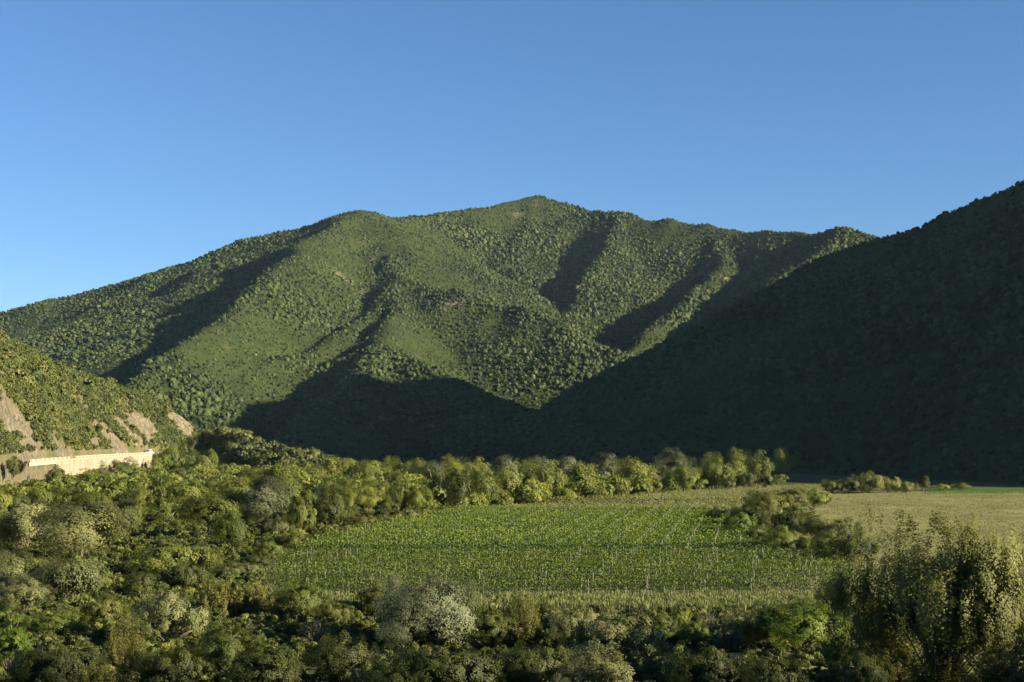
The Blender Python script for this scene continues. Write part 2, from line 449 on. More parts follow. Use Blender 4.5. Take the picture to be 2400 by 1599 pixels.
def crown_mesh(name, seed, mat, style="round", n_clump=60, n_leaf=9000, leaf=0.03, aspect=1.4, clump_r=(0.09, 0.18), base=0.15, A=1.0):
    """crown of a plant of width 1 and height A, returned squashed to height 1 (the object scales it back)"""
    rng = np.random.RandomState(seed)
    sq = min(1.0, A) ** 0.5
    if style == "shoots":                                     # many leafy shoots spreading up and out from the foot
        ns = n_clump
        az = rng.rand(ns) * 6.283; el = np.arccos(rng.rand(ns) ** 0.75 * 0.985)   # angle from the vertical
        ln = 0.72 + 0.30 * rng.rand(ns)
        lump = 1 + 0.16 * np.sin(az * 3 + seed) + 0.10 * np.sin(az * 5 + el * 4 + seed)
        tip = np.stack([np.sin(el) * np.cos(az) * 0.5 * ln * lump, np.sin(el) * np.sin(az) * 0.5 * ln * lump, (0.10 + 0.86 * np.cos(el)) * A * ln], 1)
        root = tip * np.array([0.25, 0.25, 0.10]); root[:, 2] += 0.02
        bend = tip.copy(); bend[:, :2] *= 0.85; bend[:, 2] = tip[:, 2] * 0.55
        idx = rng.randint(ns, size=n_leaf); t = 0.30 + 0.70 * rng.rand(n_leaf) ** 0.8
        c = root[idx] * ((1 - t) ** 2)[:, None] + 2 * bend[idx] * (t * (1 - t))[:, None] + tip[idx] * (t ** 2)[:, None]
        sp = (0.058 - 0.036 * t) * (0.7 + 0.6 * rng.rand(n_leaf)) * (1.25 if n_clump < 200 else 1.45) * sq
        d = unit(rng, n_leaf); pos = c + d * sp[:, None] * np.array([1, 1, 1.3])
        o_ = tip[idx] / (np.linalg.norm(tip[idx], axis=1, keepdims=True) + 1e-6)
        nr = d * 0.6 + o_ * 0.5 + unit(rng, n_leaf) * 0.6
        tone = (rng.rand(ns) * 0.7 + 0.05)[idx] * 0.7 + 0.22 * t + rng.rand(n_leaf) * 0.15
        C = tip[:40] * np.array([0.8, 0.8, 0.8])
    else:
        C = []; R = []
        nl = {"round": 8, "willow": 8, "shrub": 9, "tall": 6}[style]
        lob = []
        for k in range(nl):                                   # main lobes make an uneven outline
            a = 2 * math.pi * (k + rng.rand() * 0.8) / nl * 2.4; h = rng.rand()
            if style == "tall":
                rr = 0.20 * rng.rand(); z = base + (1 - base) * (0.18 + 0.68 * (k + 0.5) / nl); lr = (0.26 - 0.13 * (k / nl)) * (0.8 + 0.4 * rng.rand()); lz = 0.15
            elif style == "shrub":
                rr = 0.36 * rng.rand() ** 0.5; z = 0.30 + 0.36 * (1 - rr / 0.36) * rng.rand() + 0.10 * rng.rand(); lr = 0.13 + 0.10 * rng.rand(); lz = 0.18 + 0.12 * rng.rand()
            else:
                rr = 0.34 * rng.rand() ** 0.5; z = base + (1 - base) * (0.30 + 0.46 * h * (1 - 0.8 * rr)); lr = 0.15 + 0.10 * rng.rand(); lz = (1 - base) * (0.15 + 0.12 * rng.rand())
            lob.append((np.array([rr * math.cos(a), rr * math.sin(a), z]), lr, lz))
        lob.append((np.array([0, 0, base + (1 - base) * 0.42]), 0.28 if style != "tall" else 0.2, (1 - base) * 0.42))
        for k in range(n_clump):
            c, lr, lz = lob[rng.randint(len(lob))]
            d = unit(rng, 1)[0]; d[2] = d[2] * 0.85 + 0.12
            q = rng.rand() ** 0.3
            C.append(c + d * np.array([lr, lr, lz]) * q); R.append((clump_r[0] + (clump_r[1] - clump_r[0]) * rng.rand() ** 1.4) * sq)
        C = np.array(C); R = np.array(R)
        C[:, 2] *= A; bz = base * A
        keep = C[:, 2] > bz * 0.9 + 0.02; C = C[keep]; R = R[keep]
        wid = np.percentile(np.abs(np.concatenate([C[:, 0], C[:, 1]])) + np.concatenate([R, R]) * 0.9, 97)
        C[:, :2] *= 0.5 / wid
        top = np.max(C[:, 2] + R * 0.95); C[:, 2] = bz + (C[:, 2] - bz) * (0.985 * A - bz) / (top - bz)
        idx = rng.choice(len(C), size=n_leaf, p=R ** 1.6 / np.sum(R ** 1.6))
        d = unit(rng, n_leaf)
        out = C[idx] - np.array([0, 0, 0.42 * A]); out /= np.linalg.norm(out, axis=1, keepdims=True) + 1e-6
        flip = np.sum(d * out, 1) < -0.3; d[flip] *= -1
        rad = R[idx] * (0.35 + 0.85 * rng.rand(n_leaf) ** 0.8)
        pos = C[idx] + d * rad[:, None] * (np.array([1, 1, 1.15]) if style == "tall" else np.array([0.85, 0.85, 2.0]) if n_clump > 500 else np.array([1, 1, 0.9]))
        nr = d * 0.42 + out * 1.0 + unit(rng, n_leaf) * 0.34; nr[:, 2] += 0.08
        tone = (rng.rand(len(C)) * 0.75 + 0.1)[idx] * 0.68 + rng.rand(n_leaf) * 0.32
    pos[:, 2] = np.maximum(pos[:, 2], 0.01 + 0.03 * rng.rand(n_leaf))
    nr /= np.linalg.norm(nr, axis=1, keepdims=True)
    V = leaf_quads(rng, pos, nr, np.full(n_leaf, leaf * sq), aspect)
    V[:, 2] /= A; C = C.copy(); C[:, 2] /= A
    return mesh_quads(name, V, n_leaf, mat, tone), C


def trunk_mesh(name, seed, C, mat, base, r=0.022, limbs=9, stems=1):
    rng = np.random.RandomState(seed + 77); mb = MB()
    for s in range(stems):
        a = 6.28 * s / max(1, stems) + rng.rand(); off = 0.0 if stems == 1 else 0.03
        p0 = np.array([off * math.cos(a), off * math.sin(a), -0.02]); lean = rng.randn(2) * 0.02 + (np.array([math.cos(a), math.sin(a)]) * 0.10 if stems > 1 else 0)
        H = 0.86 if stems == 1 else 0.62
        pts = [p0 + np.array([lean[0] * t, lean[1] * t, H * t]) + np.array([*(rng.randn(2) * 0.006), 0]) for t in np.linspace(0, 1, 6)]
        rad = [r * (1.25 if k == 0 else 1 - 0.17 * k) / stems ** 0.4 for k in range(6)]
        mb.tube(pts, rad, 7)
        pick = rng.choice(len(C), min(limbs, len(C)), replace=False)
        for k in pick:
            c = C[k]; zt = min(max(base * 0.6, c[2] - 0.28 - 0.1 * rng.rand()), H * 0.9); t = zt / H
            q0 = pts[0] + (pts[-1] - pts[0]) * t
            mid = q0 * 0.45 + c * 0.55 + np.array([0, 0, 0.03]); mb.tube([q0, mid, c], [r * 0.42 / stems ** 0.3, r * 0.26, r * 0.1], 5)
    return mb.mesh(name, mat, True)


PROTO = {}


def proto(species, lod, var, A=1.0):
    """crown and trunk meshes, shared by all plants of a kind"""
    A = min((0.6, 1.0, 1.6), key=lambda q: abs(math.log(q / A)))
    key = (species, lod, var, A)
    if key in PROTO: return PROTO[key]
    sty = {"silver": "willow", "willow": "willow", "poplar": "round", "green": "round", "dark": "round", "bright": "shrub",
           "olive": "shoots", "autumn": "shoots", "dry": "shoots", "column": "tall", "yellow_column": "tall", "aspen": "tall",
           "bush": "shrub", "dark_bush": "shrub", "olive_bush": "shrub", "grey_bush": "shrub", "willow_bush": "shrub",
           "silver_bush": "willow", "yellow_bush": "shrub", "olive_mass": "shrub"}[species]
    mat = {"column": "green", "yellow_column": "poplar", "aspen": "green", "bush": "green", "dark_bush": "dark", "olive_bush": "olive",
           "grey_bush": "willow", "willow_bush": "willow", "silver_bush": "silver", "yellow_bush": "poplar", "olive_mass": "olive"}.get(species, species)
    seed = abs(hash_str(species)) % 9000 + var * 31 + {"huge": 3, "near": 0, "mid": 7, "far": 13}[lod]
    n_leaf = {"huge": 72000, "near": 20000, "mid": 12000, "far": 5400}[lod]
    leaf = {"huge": 0.0135, "near": 0.021, "mid": 0.028, "far": 0.039}[lod]
    ncl = {"huge": 300, "near": 190, "mid": 120, "far": 80}[lod]
    cr = {"huge": (0.03, 0.08), "near": (0.045, 0.10), "mid": (0.06, 0.12), "far": (0.075, 0.14)}[lod]
    asp = 1.35
    if sty == "willow": asp = 2.2; leaf *= 1.25
    if species in ("silver", "willow", "silver_bush"): cr = (cr[0] * 1.4, cr[1] * 1.5); leaf *= 0.78; n_leaf = int(n_leaf * 1.5)
    if species in ("dry", "autumn", "bright", "yellow_bush"): n_leaf = int(n_leaf * 0.75); leaf *= 1.1
    if species == "olive_mass": ncl = 520; cr = (0.025, 0.062); n_leaf = 58000; leaf = 0.0125
    if sty == "round": cr = (cr[0] * 1.15, cr[1] * 1.25)
    if sty == "shoots": ncl = {'huge': 280, 'near': 170, 'mid': 90, 'far': 60}[lod]
    if sty == "tall": cr = (cr[0] * 0.9, cr[1] * 0.9)
    base = {"round": 0.04, "willow": 0.03, "tall": 0.10 if species == "aspen" else 0.03, "shrub": 0.0, "shoots": 0.0}[sty]
    cm, C = crown_mesh("%s_crown" % species, seed, M[mat], sty, ncl, n_leaf, leaf, asp, cr, base, A)
    bark = M['pale_bark'] if species in ("aspen", "column") else M['bark']
    tm = trunk_mesh("%s_trunk" % species, seed, C, bark, max(base, 0.05), 0.016 if sty in ("shrub", "shoots") else 0.02, 10, 4 if sty in ("shrub", "shoots") else 1)
    PROTO[key] = (cm, tm)
    return PROTO[key]


def hash_str(s):
    h = 7
    for ch in s: h = (h * 31 + ord(ch)) % 1000003
    return h


_plant_n = [0]


def plant(species, px, ytop, ybase, w, label, name, category, group=None, var=None, lod=None, D=None, zbase=0.0, rz=None):
    """stand a plant on the ground where its foot shows in the photograph, at its true distance and size"""
    _plant_n[0] += 1
    k = _plant_n[0]
    g = G(px, ybase, zbase) if D is None else P(px, ybase, D)
    D = g[1]
    z0 = zbase if zbase is not None else g[2]
    top = P(px, ytop, D)[2]
    h = max(0.8, top - z0); wid = w / F * D * 1.12
    if name == "large_tree": lod = "huge"
    if lod is None: lod = "near" if D < 140 else ("mid" if D < 330 else "far")
    if var is None: var = k % (2 if lod == "far" or (species == "dark_bush" and lod != "huge") else 1)
    cm, tm = proto(species, lod, var, h / wid)
    rng = np.random.RandomState(k * 13 + 5)
    e = empty(name, (g[0], D, z0))
    e.rotation_euler = (0, 0, rng.rand() * 6.283 if rz is None else rz)
    e.scale = (wid, wid, h)
    obj("crown", cm, e); obj("trunk", tm, e)
    tag(e, label, category, group)
    return e

# ------------------------------------------------------------------ terrain: ridges as crest lines with slopes falling away on both sides
def tents(X, Y, ridges, k=6.0):
    acc = np.zeros_like(X); top = np.full_like(X, -1e9); H = []
    for pts, slope in ridges:
        for a, b in zip(pts[:-1], pts[1:]):
            dx, dy = b[0] - a[0], b[1] - a[1]; L2 = dx * dx + dy * dy + 1e-9
            t = np.clip(((X - a[0]) * dx + (Y - a[1]) * dy) / L2, 0, 1)
            d = np.hypot(X - a[0] - t * dx, Y - a[1] - t * dy)
            side = (dx * (Y - a[1]) - dy * (X - a[0])) / np.sqrt(L2)        # which side of the crest
            left = np.where(dy < 0, -side, side)                          # positive on the left of the crest as seen
            s_ = slope * (1 + 0.35 * np.clip(left / 12, 0, 1)) if 0.55 < slope < 0.69 else slope
            h = a[2] + t * (b[2] - a[2]) - s_ * (np.sqrt(d * d + 25) - 5)
            H.append(h); top = np.maximum(top, h)
    for h in H: acc += np.exp((h - top) / k)
    return top + k * np.log(acc) * 0.35


def crest(*pts):
    return [P(x * K, y * K, D) for x, y, D in pts]


def W(*pts):
    return [np.array(p, float) for p in pts]


main_ridges = [
    (crest((-420, 850, 1850), (-200, 790, 1900), (0, 730, 1950), (120, 694, 1960), (250, 654, 1970), (400, 609, 1980), (560, 557, 1990), (690, 531, 1980),
           (760, 508, 1940), (825, 486, 1900)), 0.50),
    (crest((825, 486, 1900), (870, 494, 1940), (980, 502, 2050), (1060, 487, 2120), (1140, 473, 2170), (1220, 454, 2200), (1300, 470, 2180),
           (1400, 492, 2130), (1440, 494, 2100), (1550, 504, 2060), (1700, 527, 2000), (1850, 538, 1920), (1940, 531, 1850), (2100, 560, 1780), (2400, 540, 1700)), 0.70),
    (crest((825, 486, 1900), (760, 520, 1800), (650, 597, 1580), (560, 660, 1420), (450, 758, 1240), (340, 834, 1120), (250, 905, 1040)), 0.62),
    (crest((825, 486, 1900), (880, 562, 1780), (940, 642, 1640), (915, 702, 1500), (870, 792, 1280), (805, 885, 1090), (735, 952, 985), (655, 1012, 905), (570, 1062, 845)), 0.58),
    (crest((940, 642, 1640), (870, 712, 1500), (760, 772, 1360), (640, 824, 1250), (520, 880, 1180), (420, 950, 1130)), 0.60),
    (crest((870, 792, 1280), (980, 850, 1180), (1120, 905, 1090), (1230, 950, 1050)), 0.42),
    (crest((940, 642, 1640), (1050, 668, 1550), (1200, 713, 1470), (1300, 763, 1410), (1440, 830, 1350), (1540, 890, 1310)), 0.52),
    (crest((1220, 454, 2200), (1180, 560, 2050), (1130, 660, 1880)), 0.50),
    (crest((1435, 494, 2100), (1400, 572, 1960), (1345, 655, 1820), (1300, 730, 1700), (1290, 790, 1620)), 0.60),
    (crest((1640, 518, 2030), (1660, 605, 1880), (1590, 690, 1680), (1500, 760, 1500), (1450, 820, 1400)), 0.60),
    (crest((1940, 531, 1850), (1850, 610, 1700), (1760, 680, 1520), (1690, 760, 1380)), 0.55),
    (crest((690, 531, 1980), (570, 625, 1740), (430, 728, 1500), (300, 815, 1310), (190, 890, 1180)), 0.36),
    (crest((400, 609, 1980), (260, 745, 1640), (110, 845, 1400), (-40, 930, 1240)), 0.34),
    (crest((120, 694, 1960), (0, 800, 1650), (-150, 900, 1400)), 0.34),
]
HC = crest((1060, 1085, 1000), (1090, 1062, 1000), (1130, 1040, 1000), (1200, 992, 1000), (1300, 925, 1000), (1380, 874, 1000), (1440, 834, 1000), (1500, 800, 1000), (1600, 746, 1000), (1700, 701, 1000),
           (1800, 647, 1000), (1900, 587, 1000), (1990, 547, 990), (2050, 532, 980), (2130, 507, 955), (2250, 460, 915), (2353, 406, 880)) + W((400, 865, 246), (470, 850, 272), (560, 840, 286), (760, 830, 276), (1200, 830, 240))
HC = np.array([(p[0], p[1], p[2]) for p in HC])


def right_hill(X, Y):
    """hillside falling to the left, its crest running across the view, steep nose towards the railway"""
    yc = np.interp(X, HC[:, 0], HC[:, 1]); zc = np.interp(X, HC[:, 0], HC[:, 2]) - np.maximum(0, HC[0, 0] - X) * 0.6
    fr = np.maximum(0, yc - Y); bk = np.maximum(0, Y - yc)
    z = zc - 0.265 * fr - 0.42 * bk * np.clip(bk / 60, 0.2, 1)
    nose = np.clip((Y - 325) / 130, 0, 1); nose = nose * nose * (3 - 2 * nose)
    return z * nose - (1 - nose) * 5


def make_terrain(height, x0, x1, y0, y1, step, amp, seed):
    xs = np.arange(x0, x1, step); ys = np.arange(y0, y1, step)
    X, Y = np.meshgrid(xs, ys)
    wx = X + 16 * fbm(X / 130 + seed, Y / 130, 3); wy = Y + 16 * fbm(X / 130 + 40 + seed, Y / 130 + 9, 3)
    Z = height(wx, wy)
    g = 1 - np.abs(fbm(X / 90 + 3 + seed, Y / 90 + 5, 4)) * 2.2              # gullies
    Z = Z + amp * (g - 0.6) * np.clip(Z / 120, 0.1, 1) + 1.3 * fbm(X / 22, Y / 22, 3)
    Z = np.maximum(Z, -4)
    return xs, ys, X, Y, Z


def sample(xs, ys, Z, x, y):
    fx = np.clip((x - xs[0]) / (xs[1] - xs[0]), 0, len(xs) - 1.001); fy = np.clip((y - ys[0]) / (ys[1] - ys[0]), 0, len(ys) - 1.001)
    i = fx.astype(int); j = fy.astype(int); u = fx - i; v = fy - j
    return (Z[j, i] * (1 - u) + Z[j, i + 1] * u) * (1 - v) + (Z[j + 1, i] * (1 - u) + Z[j + 1, i + 1] * u) * v


mxs, mys, MX, MY, MZ = make_terrain(lambda a, b: tents(a, b, main_ridges), -1500, 1250, 860, 2500, 7.5, 5.5, 0)
rxs, rys, RX, RY, RZ = make_terrain(right_hill, -120, 1150, 300, 1700, 7.0, 4.0, 50)
me = mesh_grid("mountain", MX, MY, MZ, M['mountain']); attr(me, "rock", np.clip((fbm(MX / 35, MY / 35, 4) - 0.55) * 4, 0, 0.6))
tag(obj("mountain", me), "broad wooded mountain with two rounded peaks behind the valley", kind="structure")
me = mesh_grid("shaded_hill", RX, RY, RZ, M['mountain']); attr(me, "rock", np.zeros(RX.size))
tag(obj("shaded_hill", me), "dark wooded hill in shade rising to the right edge", kind="structure")

# ground: one sheet to the horizon
gx = np.concatenate([np.linspace(-3900, -500, 12), np.linspace(-450, 450, 120), np.linspace(500, 3900, 12)])
gy = np.concatenate([np.linspace(-1400, 40, 8), np.linspace(60, 700, 140), np.linspace(760, 5900, 16)])
GX, GY = np.meshgrid(gx, gy)
GZ = 0.08 * fbm(GX / 14, GY / 14, 3) * (np.abs(GX) < 460) * (GY > 50) * (GY < 700) - 0.06
tag(obj("ground", mesh_grid("ground", GX, GY, GZ, M['ground'])), kind="structure")
# railway bank the view is taken from, below the frame
bx_, by_ = np.meshgrid(np.linspace(-400, 400, 80), np.array([-40, -6, 5, 12, 25, 40, 56, 66.0]))
bz_ = np.interp(by_, [-40, -6, 5, 12, 66], [15.6, 16.0, 15.8, 14.5, -0.6]) + 0.3 * fbm(bx_ / 9, by_ / 9, 3)
tag(obj("embankment", mesh_grid("embankment", bx_, by_, bz_, M['ground'])), kind="structure")


# unseen hill added behind the railway, outside the frame, to shade the bottom foreground
vx_, vy_ = np.meshgrid(np.linspace(-200, 1500, 90), np.linspace(-520, -50, 40))
vz_ = np.interp(vy_, [-520, -160, -50], [140, 1, 0]) * 0
crest_h = 201 + 7 * fbm(vx_ / 60, vx_ * 0 + 2, 3)
vz_ = np.where(vy_ > -160, 8 + (crest_h - 8) * (np.clip((-50 - vy_) / 110, 0, 1)), crest_h - 0.35 * (-160 - vy_)) + 5 * fbm(vx_ / 40, vy_ / 40, 4)
vz_ = vz_ * np.clip((vx_ - 150) / 180, 0, 1) - 3 * (vx_ < 250)
me = mesh_grid("unseen_shade_hill", vx_, vy_, vz_, M['mountain']); attr(me, "rock", np.zeros(vx_.size))
tag(obj("unseen_shade_hill", me), kind="structure")


# forest of the far slopes --------------------------------------------------
def blob(seed, mat, sub=2, lump=0.3):
    bm = bmesh.new(); bmesh.ops.create_icosphere(bm, subdivisions=sub, radius=1.0)
    rng = np.random.RandomState(seed); ph = rng.rand(6, 3) * 6.28; fr = rng.rand(6, 3) * 4 - 2
    for v in bm.verts:
        c = np.array(v.co); s = sum(math.sin(c @ fr[k] * 1.6 + ph[k][0]) for k in range(6)) / 6
        v.co *= 1 + lump * s + rng.randn() * 0.10
        v.co.z = v.co.z * 1.05 + 0.55
        if v.co.z < -0.2: v.co.x *= 0.6; v.co.y *= 0.6
    me_ = bpy.data.meshes.new("forest_crown_%d" % seed); bm.to_mesh(me_); bm.free()
    at = me_.attributes.new("tone", 'FLOAT', 'FACE'); at.data.foreach_set("value", (0.35 + 0.3 * rng.rand(len(me_.polygons))).astype(np.float32))
    me_.materials.append(mat); return me_


def tuft_crown(seed, mat, n=70, leaf=0.62):
    """a small far crown made of leaf clumps"""
    rng = np.random.RandomState(seed); nc = 9
    C = unit(rng, nc) * np.array([0.55, 0.55, 0.45]) + np.array([0, 0, 0.65]); idx = rng.randint(nc, size=n)
    d = unit(rng, n); d[:, 2] = np.abs(d[:, 2]) * 0.9 - 0.15
    pos = C[idx] + d * (0.32 + 0.16 * rng.rand(n))[:, None]
    nr = d + unit(rng, n) * 0.45; nr /= np.linalg.norm(nr, axis=1, keepdims=True)
    tone = (rng.rand(nc) * 0.5 + 0.15)[idx] + rng.rand(n) * 0.2
    return mesh_quads("small_crown_%d" % seed, leaf_quads(rng, pos, nr, np.full(n, leaf), 1.2), n, mat, tone)


def visible(x, y, z, fields, margin=8.0, steps=50):
    ok = np.ones(len(x), bool)
    for s in np.linspace(0.03, 0.97, steps):
        cx, cy, cz = x * s, y * s, CAM_Z + (z + margin - CAM_Z) * s
        for xs, ys, Z in fields:
            ins = (cx > xs[0]) & (cx < xs[-1]) & (cy > ys[0]) & (cy < ys[-1])
            ok &= ~(ins & (sample(xs, ys, Z, cx, cy) > cz))
    return ok


FIELDS = [(mxs, mys, MZ), (rxs, rys, RZ)]


def forest_points(xs, ys, Z, spacing, seed, zmin, fields, extra=None):
    rng = np.random.RandomState(seed)
    X, Y = np.meshgrid(np.arange(xs[0] + 8, xs[-1] - 8, spacing), np.arange(ys[0] + 8, ys[-1] - 8, spacing))
    x = (X + (rng.rand(*X.shape) - 0.5) * spacing * 1.3).ravel(); y = (Y + (rng.rand(*X.shape) - 0.5) * spacing * 1.3).ravel()
    z = sample(xs, ys, Z, x, y)
    px, py = project(x, y, z + 4)
    k = (px > -60) & (px < 2460) & (py > 300) & (py < 1150) & (z > zmin)
    x, y, z = x[k], y[k], z[k]
    k = visible(x, y, z, fields)
    return x[k], y[k], z[k]


crowns = [tuft_crown(s, M['forest'], 60, 0.7) for s in range(5)] + [blob(s, M['forest']) for s in range(3)]
x, y, z = forest_points(mxs, mys, MZ, 3.5, 3, 1.0, FIELDS)
rng = np.random.RandomState(8)
dens = fbm(x / 120 + 7, y / 120 + 3, 4)
size = np.clip(1.5 + 1.9 * dens, 0.95, 3.0) * (0.58 + 1.1 * rng.rand(len(x)) ** 2.2)
qx, qy = project(x, y, z)
fine = np.clip(1.6 - np.hypot((qx - 1080) / 190, (qy - 820) / 150), 0, 1) + np.clip((420 - qx) / 200, 0, 0.7)      # low even scrub on the sunny spur and the left shoulder
size = size * (1 - 0.30 * np.clip(fine, 0, 1)) * (1.12 - 0.12 * np.clip(fine, 0, 1))
keep = rng.rand(len(x)) < np.clip(0.97 + 0.4 * dens, 0.75, 1)
scatter("mountain_forest", np.stack([x, y, z - 0.3], 1)[keep], size[keep], crowns, "dense green forest covering the big mountain", "forest", 1)
NTREES = [int(keep.sum())]
x, y, z = forest_points(rxs, rys, RZ, 4.2, 4, 0.5, FIELDS[1:])
dens = fbm(x / 80 + 17, y / 80 + 3, 4)
size = np.clip(1.7 + 1.2 * dens, 0.9, 2.8) * (0.7 + 0.6 * rng.rand(len(x)))
scatter("hill_forest", np.stack([x, y, z - 0.3], 1), size, crowns, "shaded forest covering the dark hill on the right", "forest", 2)
NTREES.append(len(x))
print("FOREST", NTREES)

# ------------------------------------------------------------------ left hill with the road (profile lofted along the hill)
col_px = np.array([-400, -200, 0, 61, 122, 204, 265, 337, 388, 428, 459, 476, 500, 530, 570, 620, 670, 730, 800, 870], float)
crest_y = np.array([640, 715, 789, 821, 857, 885, 911, 930, 954, 974, 1003, 1030, 1036, 1030, 1040, 1056, 1072, 1084, 1100, 1125], float)
road_D = np.array([180, 250, 346, 382, 417, 464, 500, 541, 570, 594, 610, 615, 600, 585, 575, 568, 562, 558, 555, 552], float)
crest_D = np.array([260, 330, 420, 447, 478, 520, 552, 586, 610, 622, 628, 630, 625, 618, 610, 605, 600, 595, 592, 590], float)
ROAD_Z = 10.3


def crest_z(i): return P(col_px[i], crest_y[i], crest_D[i])[2]


cz_col = np.array([crest_z(i) for i in range(len(col_px))])
# profile stations across the slope
NS = 92
us = np.linspace(col_px[0], col_px[-1], 640)
rD = np.interp(us, col_px, road_D); cD = np.interp(us, col_px, crest_D); cz = np.interp(us, col_px, cz_col) + 0.5 * fbm(us / 22, us * 0 + 3, 3)
blend = np.clip((us - 440) / 60, 0, 1)                     # 1 where there is no more road ledge
LX = np.zeros((len(us), NS)); LY = LX.copy(); LZ = LX.copy(); S = np.linspace(0, 1, NS)
for i, u in enumerate(us):
    d_ = np.array([rD[i] - 42, rD[i] - 26, rD[i] - 12, rD[i] - 1.2, rD[i] - 0.6, rD[i] + 7.4, rD[i] + 11.5, rD[i] + 11.5 + 0.45 * (cD[i] - rD[i] - 11.5), cD[i], cD[i] + 30, cD[i] + 90, cD[i] + 170])
    hz = cz[i]
    z_ = np.array([-2.0, 0.9, 3.6, 5.6, ROAD_Z, ROAD_Z, ROAD_Z + 4.5, ROAD_Z + 4.5 + 0.52 * (hz - ROAD_Z - 4.5), hz, hz - 5, hz - 26, -8])
    z2 = np.array([-2.0, -0.5, 0.6, 1.5, 1.6, 0.35 * hz, 0.45 * hz, 0.8 * hz, hz, hz - 2, hz * 0.4 - 3, -8])
    z_ = z_ * (1 - blend[i]) + np.minimum(z2, z_ + 50) * blend[i]
    st = np.array([0, .08, .17, .245, .25, .33, .40, .60, .82, .88, .94, 1.0])
    LY[i] = np.interp(S, st, d_); LZ[i] = np.interp(S, st, z_)
    LX[i] = (u - 1200) / F * LY[i] / (math.cos(TH))
ROCKS = [  # bare rock on the slope: centre and size in the photograph
    (25, 985, 85, 52, 1.0), (8, 838, 40, 55, .8), (75, 985, 34, 40, .7), (120, 1005, 50, 30, .75), (215, 955, 26, 40, .5), (305, 1008, 92, 52, 1.0), (225, 1032, 100, 44, 1.0), (150, 1055, 120, 18, .95),
    (434, 1005, 42, 58, 1.0), (330, 1035, 70, 26, .9), (70, 1105, 90, 48, 1.0), (120, 1110, 40, 30, .9), (60, 1060, 60, 30, .7), (505, 1070, 22, 30, .95), (525, 1090, 30, 22, .95), (460, 1105, 60, 22, .95), (360, 1090, 40, 26, .8),
    (80, 905, 18, 14, .6), (130, 905, 16, 12, .6), (340, 1110, 40, 22, .8)]
pxg, pyg = project(LX, LY, LZ)
rock = np.zeros_like(LX)
nz2 = fbm(LX / 2.2 + 9, LZ / 1.8 + LY / 4, 3)
nz1 = fbm(LX / 7, LZ / 5 + LY / 9, 4)
for rx, ry, rw, rh, s in ROCKS:
    d = np.sqrt(((pxg - rx) / rw) ** 2 + ((pyg - ry) / rh) ** 2)
    rock = np.maximum(rock, s * np.clip(1.30 - d * 1.15 + nz1 * 2.1 + nz2 * 0.8, 0, 1))
si = np.arange(NS)[None, :] / (NS - 1)
ledge = ((si > 0.235) & (si < 0.345)) * (1 - blend[:, None])
rock = np.where(ledge > 0.5, 0.7, rock) * (si < 0.88)
crag = rock * (1 - ledge) * (np.abs(fbm(LX / 4 + 3, LZ / 3 + LY / 12, 5, 0.62)) * 3.2 - 0.5)
amp = np.clip((si - 0.36) * 12, 0, 1) * np.clip((0.93 - si) * 10, 0, 1) + np.clip((0.22 - si) * 12, 0, 1)
LY -= crag * 2.4 * np.clip(amp, 0, 1); LZ += (0.9 * fbm(LX / 9, LY / 9, 4) + 0.6 * crag) * np.clip(amp, 0, 1)
me = mesh_grid("roadside_hill", LX, LY, LZ, M['left_hill'], True); attr(me, "rock", rock)
tag(obj("roadside_hill", me), "scrubby hill with bare rock above the road at left", kind="structure")

# road along the ledge
ru = np.linspace(-200, 462, 120)
rDu = np.interp(ru, col_px, road_D)
rows = []
for off in (0.2, 6.6):
    D_ = rDu + off; rows.append(np.stack([(ru - 1200) / F * D_ / math.cos(TH), D_, np.full_like(D_, ROAD_Z + 0.035)], 1))
RV = np.stack(rows, 0)
me = mesh_grid("road", RV[:, :, 0], RV[:, :, 1], RV[:, :, 2], M['asphalt'])
tag(obj("road", me), kind="structure")


def road_pt(u, off, z=ROAD_Z):
    D_ = np.interp(u, col_px, road_D) + off
    return np.array([(u - 1200) / F * D_ / math.cos(TH), D_, z])


# retaining wall below the road, with its crenellated parapet
wall = empty("retaining_wall", road_pt(75, 0, 0)); w0 = np.array(wall.location)
tag(wall, "long pale stone retaining wall with crenellated parapet under the road", "wall")


def wall_strip(u0, u1, n, zt, zb_fn, o_front, o_back):
    mb = MB(); us_ = np.linspace(u0, u1, n); V = []
    for u in us_:
        zb = zb_fn(u); V += [road_pt(u, o_front, zt) - w0, road_pt(u, o_back, zt) - w0, road_pt(u, o_back, zb) - w0, road_pt(u, o_front - 0.10 * (zt - zb), zb) - w0]
    Fc = []
    for i in range(n - 1):
        a, b = i * 4, i * 4 + 4
        Fc += [(a, a + 1, b + 1, b), (a + 1, a + 2, b + 2, b + 1), (a + 2, a + 3, b + 3, b + 2), (a + 3, a, b, b + 3)]
    Fc += [(0, 3, 2, 1), (4 * n - 4, 4 * n - 3, 4 * n - 2, 4 * n - 1)]
    return mb.add(V, Fc)


wall_strip(138, 352, 40, ROAD_Z, lambda u: np.interp(u, [138, 150, 165, 352], [7.0, 3.0, -0.4, -0.4]), -2.0, 0.2).build("masonry", M['wall_stone'], wall)
wall_strip(352.2, 366, 6, ROAD_Z, lambda u: np.interp(u, [352, 362, 366], [-0.4, 2.0, 7.5]), -2.0, 0.2).build("masonry_end", M['wall_stone'], wall)
wall_strip(75, 137.8, 14, ROAD_Z + 0.02, lambda u: ROAD_Z - 0.9, -2.0, 0.2).build("footing_course", M['parapet'], wall)
wall_strip(76, 366, 60, ROAD_Z + 0.32, lambda u: ROAD_Z + 0.021, -1.92, -1.30).build("kerb_course", M['parapet'], wall)


